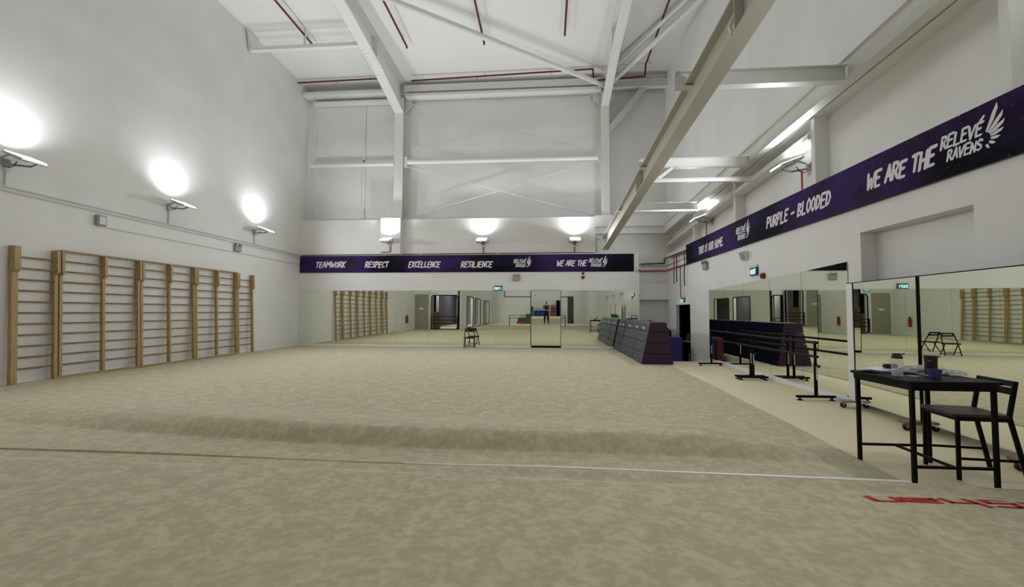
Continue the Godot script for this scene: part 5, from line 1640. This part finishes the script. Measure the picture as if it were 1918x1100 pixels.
	single("foam_roll", MB.new().tube(Vector3(0.75, 0.0, 15.8), Vector3(0.75, 1.15, 15.8), 0.24, 20), M.pink_foam, "upright pink roll by the front wall, seen in the mirrored door", "foam roll")
	single("foam_roll", MB.new().tube(Vector3(1.3, 0.0, 15.8), Vector3(1.3, 1.7, 15.8), 0.22, 20), M.navy_vinyl, "tall dark roll by the front wall, seen in the mirrored door", "foam roll")
	pipe_run("conduit_pipe", [Vector3(-4.6, 3.6, ZF - 0.06), Vector3(-4.6, 2.95, ZF - 0.06), Vector3(3.0, 2.92, ZF - 0.06)], 0.04, M.dark_red_pipe, "dark red pipe along the front wall, seen in the back mirrors")
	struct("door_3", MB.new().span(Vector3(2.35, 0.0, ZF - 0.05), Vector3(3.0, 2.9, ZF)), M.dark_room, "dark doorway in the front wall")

func far_barre(t: Node3D, a: Vector3, b: Vector3, ys: Array):
	for p in [a, b]:
		part("post", MB.new().tube(p + Vector3(0, 0.03, 0), p + Vector3(0, ys[0] + 0.02, 0), 0.03, 10), M.black_metal, t)
		part("foot", MB.new().span(p + Vector3(-0.03, 0.03, -0.2), p + Vector3(0.03, 0.065, 0.2), 0.005), M.black_metal, t)
	for y in ys:
		part("rail", MB.new().tube(a + Vector3(0, y, 0), b + Vector3(0, y, 0), 0.022, 10), M.black_metal, t)

# ------------------------------------------------------------------ the photographer, seen in the mirrored door
# bones: [from, to, radius there, radius here]; one smooth skin round all of them (surface nets)
func skin_of(bones: Array, cell: float, k: float, grow := 0.0) -> MB:
	var lo := Vector3.INF
	var hi := -Vector3.INF
	for b in bones:
		for i in 2:
			var r: float = b[2 + i] + grow + k
			lo = lo.min(b[i] - Vector3.ONE * r)
			hi = hi.max(b[i] + Vector3.ONE * r)
	lo -= Vector3.ONE * cell * 2
	hi += Vector3.ONE * cell * 2
	var n := Vector3i(((hi - lo) / cell).ceil())
	var f := PackedFloat32Array()
	f.resize(n.x * n.y * n.z)
	f.fill(10.0)
	for b in bones:
		var A: Vector3 = b[0]
		var D: Vector3 = b[1] - A
		var dd := maxf(D.length_squared(), 1e-9)
		var m: float = maxf(b[2], b[3]) + grow + k * 2.0 + cell * 2.0
		var b0 := Vector3i(((A.min(b[1]) - Vector3.ONE * m - lo) / cell).floor()).clamp(Vector3i.ZERO, n - Vector3i.ONE)
		var b1 := Vector3i(((A.max(b[1]) + Vector3.ONE * m - lo) / cell).ceil()).clamp(Vector3i.ZERO, n - Vector3i.ONE)
		for z in range(b0.z, b1.z + 1):
			for y in range(b0.y, b1.y + 1):
				var row := (z * n.y + y) * n.x
				for x in range(b0.x, b1.x + 1):
					var p := lo + Vector3(x, y, z) * cell - A
					var t := clampf(p.dot(D) / dd, 0.0, 1.0)
					var d: float = (p - D * t).length() - lerpf(b[2], b[3], t) - grow
					var c := f[row + x]
					if c > 5.0:
						f[row + x] = d
					else:
						var h := maxf(k - absf(c - d), 0.0) / k
						f[row + x] = minf(c, d) - h * h * k * 0.25
	# one vertex in each crossed cell
	var cells := {}
	var pts := PackedVector3Array()
	for z in n.z - 1:
		for y in n.y - 1:
			for x in n.x - 1:
				var i0 := (z * n.y + y) * n.x + x
				var s := 0
				var v := [f[i0], f[i0 + 1], f[i0 + n.x], f[i0 + n.x + 1], f[i0 + n.x * n.y], f[i0 + n.x * n.y + 1], f[i0 + n.x * n.y + n.x], f[i0 + n.x * n.y + n.x + 1]]
				for q in 8:
					if v[q] < 0.0:
						s += 1
				if s == 0 or s == 8:
					continue
				var sum := Vector3.ZERO
				var cnt := 0
				for e in [[0, 1], [2, 3], [4, 5], [6, 7], [0, 2], [1, 3], [4, 6], [5, 7], [0, 4], [1, 5], [2, 6], [3, 7]]:
					var a: float = v[e[0]]
					var c: float = v[e[1]]
					if (a < 0.0) != (c < 0.0):
						var t := a / (a - c)
						var pa := Vector3(e[0] & 1, (e[0] >> 1) & 1, e[0] >> 2)
						var pc := Vector3(e[1] & 1, (e[1] >> 1) & 1, e[1] >> 2)
						sum += pa.lerp(pc, t)
						cnt += 1
				cells[i0] = pts.size()
				pts.append(lo + (Vector3(x, y, z) + sum / cnt) * cell)
	var grad := func(p: Vector3) -> Vector3:
		var g := Vector3i(((p - lo) / cell).round()).clamp(Vector3i.ONE, n - Vector3i.ONE * 2)
		var i := (g.z * n.y + g.y) * n.x + g.x
		return Vector3(f[i + 1] - f[i - 1], f[i + n.x] - f[i - n.x], f[i + n.x * n.y] - f[i - n.x * n.y]).normalized()
	var st := [1, n.x, n.x * n.y]
	var out := MB.new()
	for i0 in cells:
		for ax in 3:
			var a := f[i0]
			var c := f[i0 + st[ax]]
			if (a < 0.0) == (c < 0.0):
				continue
			var u: int = st[(ax + 1) % 3]
			var w: int = st[(ax + 2) % 3]
			if not (cells.has(i0 - u) and cells.has(i0 - w) and cells.has(i0 - u - w)):
				continue
			var p := [pts[cells[i0]], pts[cells[i0 - u]], pts[cells[i0 - u - w]], pts[cells[i0 - w]]]
			out.quad_n(p[0], p[1], p[2], p[3], grad.call(p[0]), grad.call(p[1]), grad.call(p[2]), grad.call(p[3]))
	return out

func photographer():
	var o := Vector3(0.02, 0.045, 0.36)
	var t := thing("person", "person in dark cropped top and black leggings holding up a phone, in the mirrored door", "person", o)
	var V := func(x: float, y: float, z: float) -> Vector3: return o + Vector3(x, y, z) * 0.93
	# facing -z, the phone held up before the chin with both hands
	var torso := [[V.call(0, 0.90, 0.01), V.call(0, 1.02, 0.0), 0.115, 0.10], [V.call(0, 1.02, 0), V.call(0, 1.25, 0.0), 0.10, 0.115], [V.call(-0.07, 1.28, 0), V.call(0.07, 1.28, 0), 0.10, 0.10], [V.call(-0.06, 0.90, 0.01), V.call(0.06, 0.90, 0.01), 0.092, 0.092],
		[V.call(-0.13, 1.335, 0), V.call(0.13, 1.335, 0), 0.06, 0.06]]
	var arms := []
	var fore := []
	for s in [-1.0, 1.0]:
		arms.append([V.call(0.165 * s, 1.33, 0.0), V.call(0.22 * s, 1.10, -0.06), 0.052, 0.043])
		fore.append([V.call(0.22 * s, 1.10, -0.06), V.call(0.105 * s, 1.31, -0.27), 0.041, 0.028])
	var legs := []
	for s in [-1.0, 1.0]:
		legs.append([V.call(0.085 * s, 0.86, 0.01), V.call(0.115 * s, 0.48, -0.01), 0.080, 0.055])
		legs.append([V.call(0.115 * s, 0.48, -0.01), V.call(0.135 * s, 0.36, 0.01), 0.058, 0.058])
		legs.append([V.call(0.135 * s, 0.36, 0.01), V.call(0.145 * s, 0.08, 0.02), 0.057, 0.036])
	var feet := []
	for s in [-1.0, 1.0]:
		feet.append([V.call(0.145 * s, 0.055, 0.03), V.call(0.165 * s, 0.03, -0.13), 0.045, 0.032])
	var neck := [[V.call(0, 1.35, 0.005), V.call(0, 1.47, -0.01), 0.05, 0.046]]
	var body := skin_of(torso + arms + fore + legs + feet + neck, 0.014, 0.05)
	# head with brow, nose, jaw and ears
	var hd: Vector3 = V.call(0, 1.56, -0.025)
	var H := func(x: float, y: float, z: float) -> Vector3: return hd + Vector3(x, y, z) * 0.93
	var head := [[H.call(0, 0.035, 0.015), H.call(0, 0.0, 0.0), 0.082, 0.076], [H.call(0, -0.02, -0.02), H.call(0, -0.075, -0.045), 0.062, 0.036], [H.call(-0.035, 0.015, -0.068), H.call(0.035, 0.015, -0.068), 0.014, 0.014],
		[H.call(0, 0.0, -0.078), H.call(0, -0.03, -0.095), 0.008, 0.012], [H.call(-0.02, -0.058, -0.07), H.call(0.02, -0.058, -0.07), 0.012, 0.012], [H.call(-0.082, -0.01, 0.01), H.call(-0.08, -0.035, 0.005), 0.014, 0.010], [H.call(0.082, -0.01, 0.01), H.call(0.08, -0.035, 0.005), 0.014, 0.010], [H.call(0, -0.08, 0.01), H.call(0, -0.14, 0.015), 0.05, 0.05]]
	var hm := skin_of(head, 0.006, 0.018)
	body.v.append_array(hm.v); body.n.append_array(hm.n); body.uv.append_array(hm.uv)
	# hands round the phone: palm, four bent fingers in front, thumb behind
	for s in [-1.0, 1.0]:
		var w: Vector3 = V.call(0.105 * s, 1.31, -0.27)
		var hand := [[w, w + Vector3(-0.018 * s, 0.045, -0.02), 0.026, 0.026], [w + Vector3(0.004 * s, 0.03, -0.028), w + Vector3(-0.022 * s, 0.065, -0.03), 0.02, 0.018]]
		for k in 4:
			var y := 0.035 + 0.019 * k
			var L: float = [0.028, 0.034, 0.036, 0.032][k]
			var k0 := w + Vector3(-0.01 * s, y, -0.045)
			var k1 := k0 + Vector3(-0.022 * s, 0.004, -0.016)
			var k2 := k1 + Vector3(-L * s, 0.003, 0.004)
			hand.append([k0, k1, 0.0085, 0.008])
			hand.append([k1, k2, 0.008, 0.0068])
		hand.append([w + Vector3(-0.008 * s, 0.02, -0.012), w + Vector3(-0.03 * s, 0.045, 0.0), 0.012, 0.009])
		hand.append([w + Vector3(-0.03 * s, 0.045, 0.0), w + Vector3(-0.055 * s, 0.06, -0.004), 0.009, 0.0075])
		var hh := skin_of(hand, 0.004, 0.007)
		body.v.append_array(hh.v); body.n.append_array(hh.n); body.uv.append_array(hh.uv)
	part("body", body, M.skin, t)
	part("crop_top", skin_of([[V.call(0, 1.10, 0.0), V.call(0, 1.25, 0.0), 0.105, 0.115], [V.call(-0.07, 1.28, 0), V.call(0.07, 1.28, 0), 0.10, 0.10], [V.call(-0.13, 1.335, 0), V.call(0.13, 1.335, 0), 0.06, 0.06]] + [[V.call(-0.165, 1.33, 0.0), V.call(-0.205, 1.16, -0.045), 0.052, 0.046], [V.call(0.165, 1.33, 0.0), V.call(0.205, 1.16, -0.045), 0.052, 0.046]], 0.014, 0.05, 0.011), M.dark_fabric, t)
	part("leggings", skin_of([[V.call(0, 0.90, 0.01), V.call(0, 0.97, 0.005), 0.115, 0.105], [V.call(-0.06, 0.90, 0.01), V.call(0.06, 0.90, 0.01), 0.092, 0.092]] + legs, 0.014, 0.05, 0.009), M.dark_fabric, t)
	part("shoes", skin_of(feet, 0.009, 0.02, 0.010), M.black_rubber, t)
	part("hair", skin_of([[H.call(0, 0.055, 0.03), H.call(0, 0.02, 0.035), 0.082, 0.080], [H.call(0, -0.02, 0.075), H.call(0, 0.05, 0.10), 0.04, 0.045]], 0.008, 0.03, 0.002), M.dark_hair, t)
	for s in [-1.0, 1.0]:
		part("eye", MB.new().ball(H.call(0.03 * s, -0.002, -0.078), 0.008, 8), M.dark_hair, t)
	part("mouth", MB.new().ball(H.call(0, -0.056, -0.083), 0.012, 8, Vector3(1.4, 0.4, 0.5)), M.pink_foam, t)
	var ph := thing("phone", "dark phone held up in the photographer's hands, seen in the mirrored door", "phone", Vector3(0, 1.27, 0.06))
	part("case", MB.new().box(Vector3(0.02, 1.315, 0.055), Vector3(0.155, 0.075, 0.009), 0.003), M.black_plastic, ph)
	part("screen", MB.new().box(Vector3(0.02, 1.315, 0.060), Vector3(0.148, 0.068, 0.002)), M.black_metal, ph)
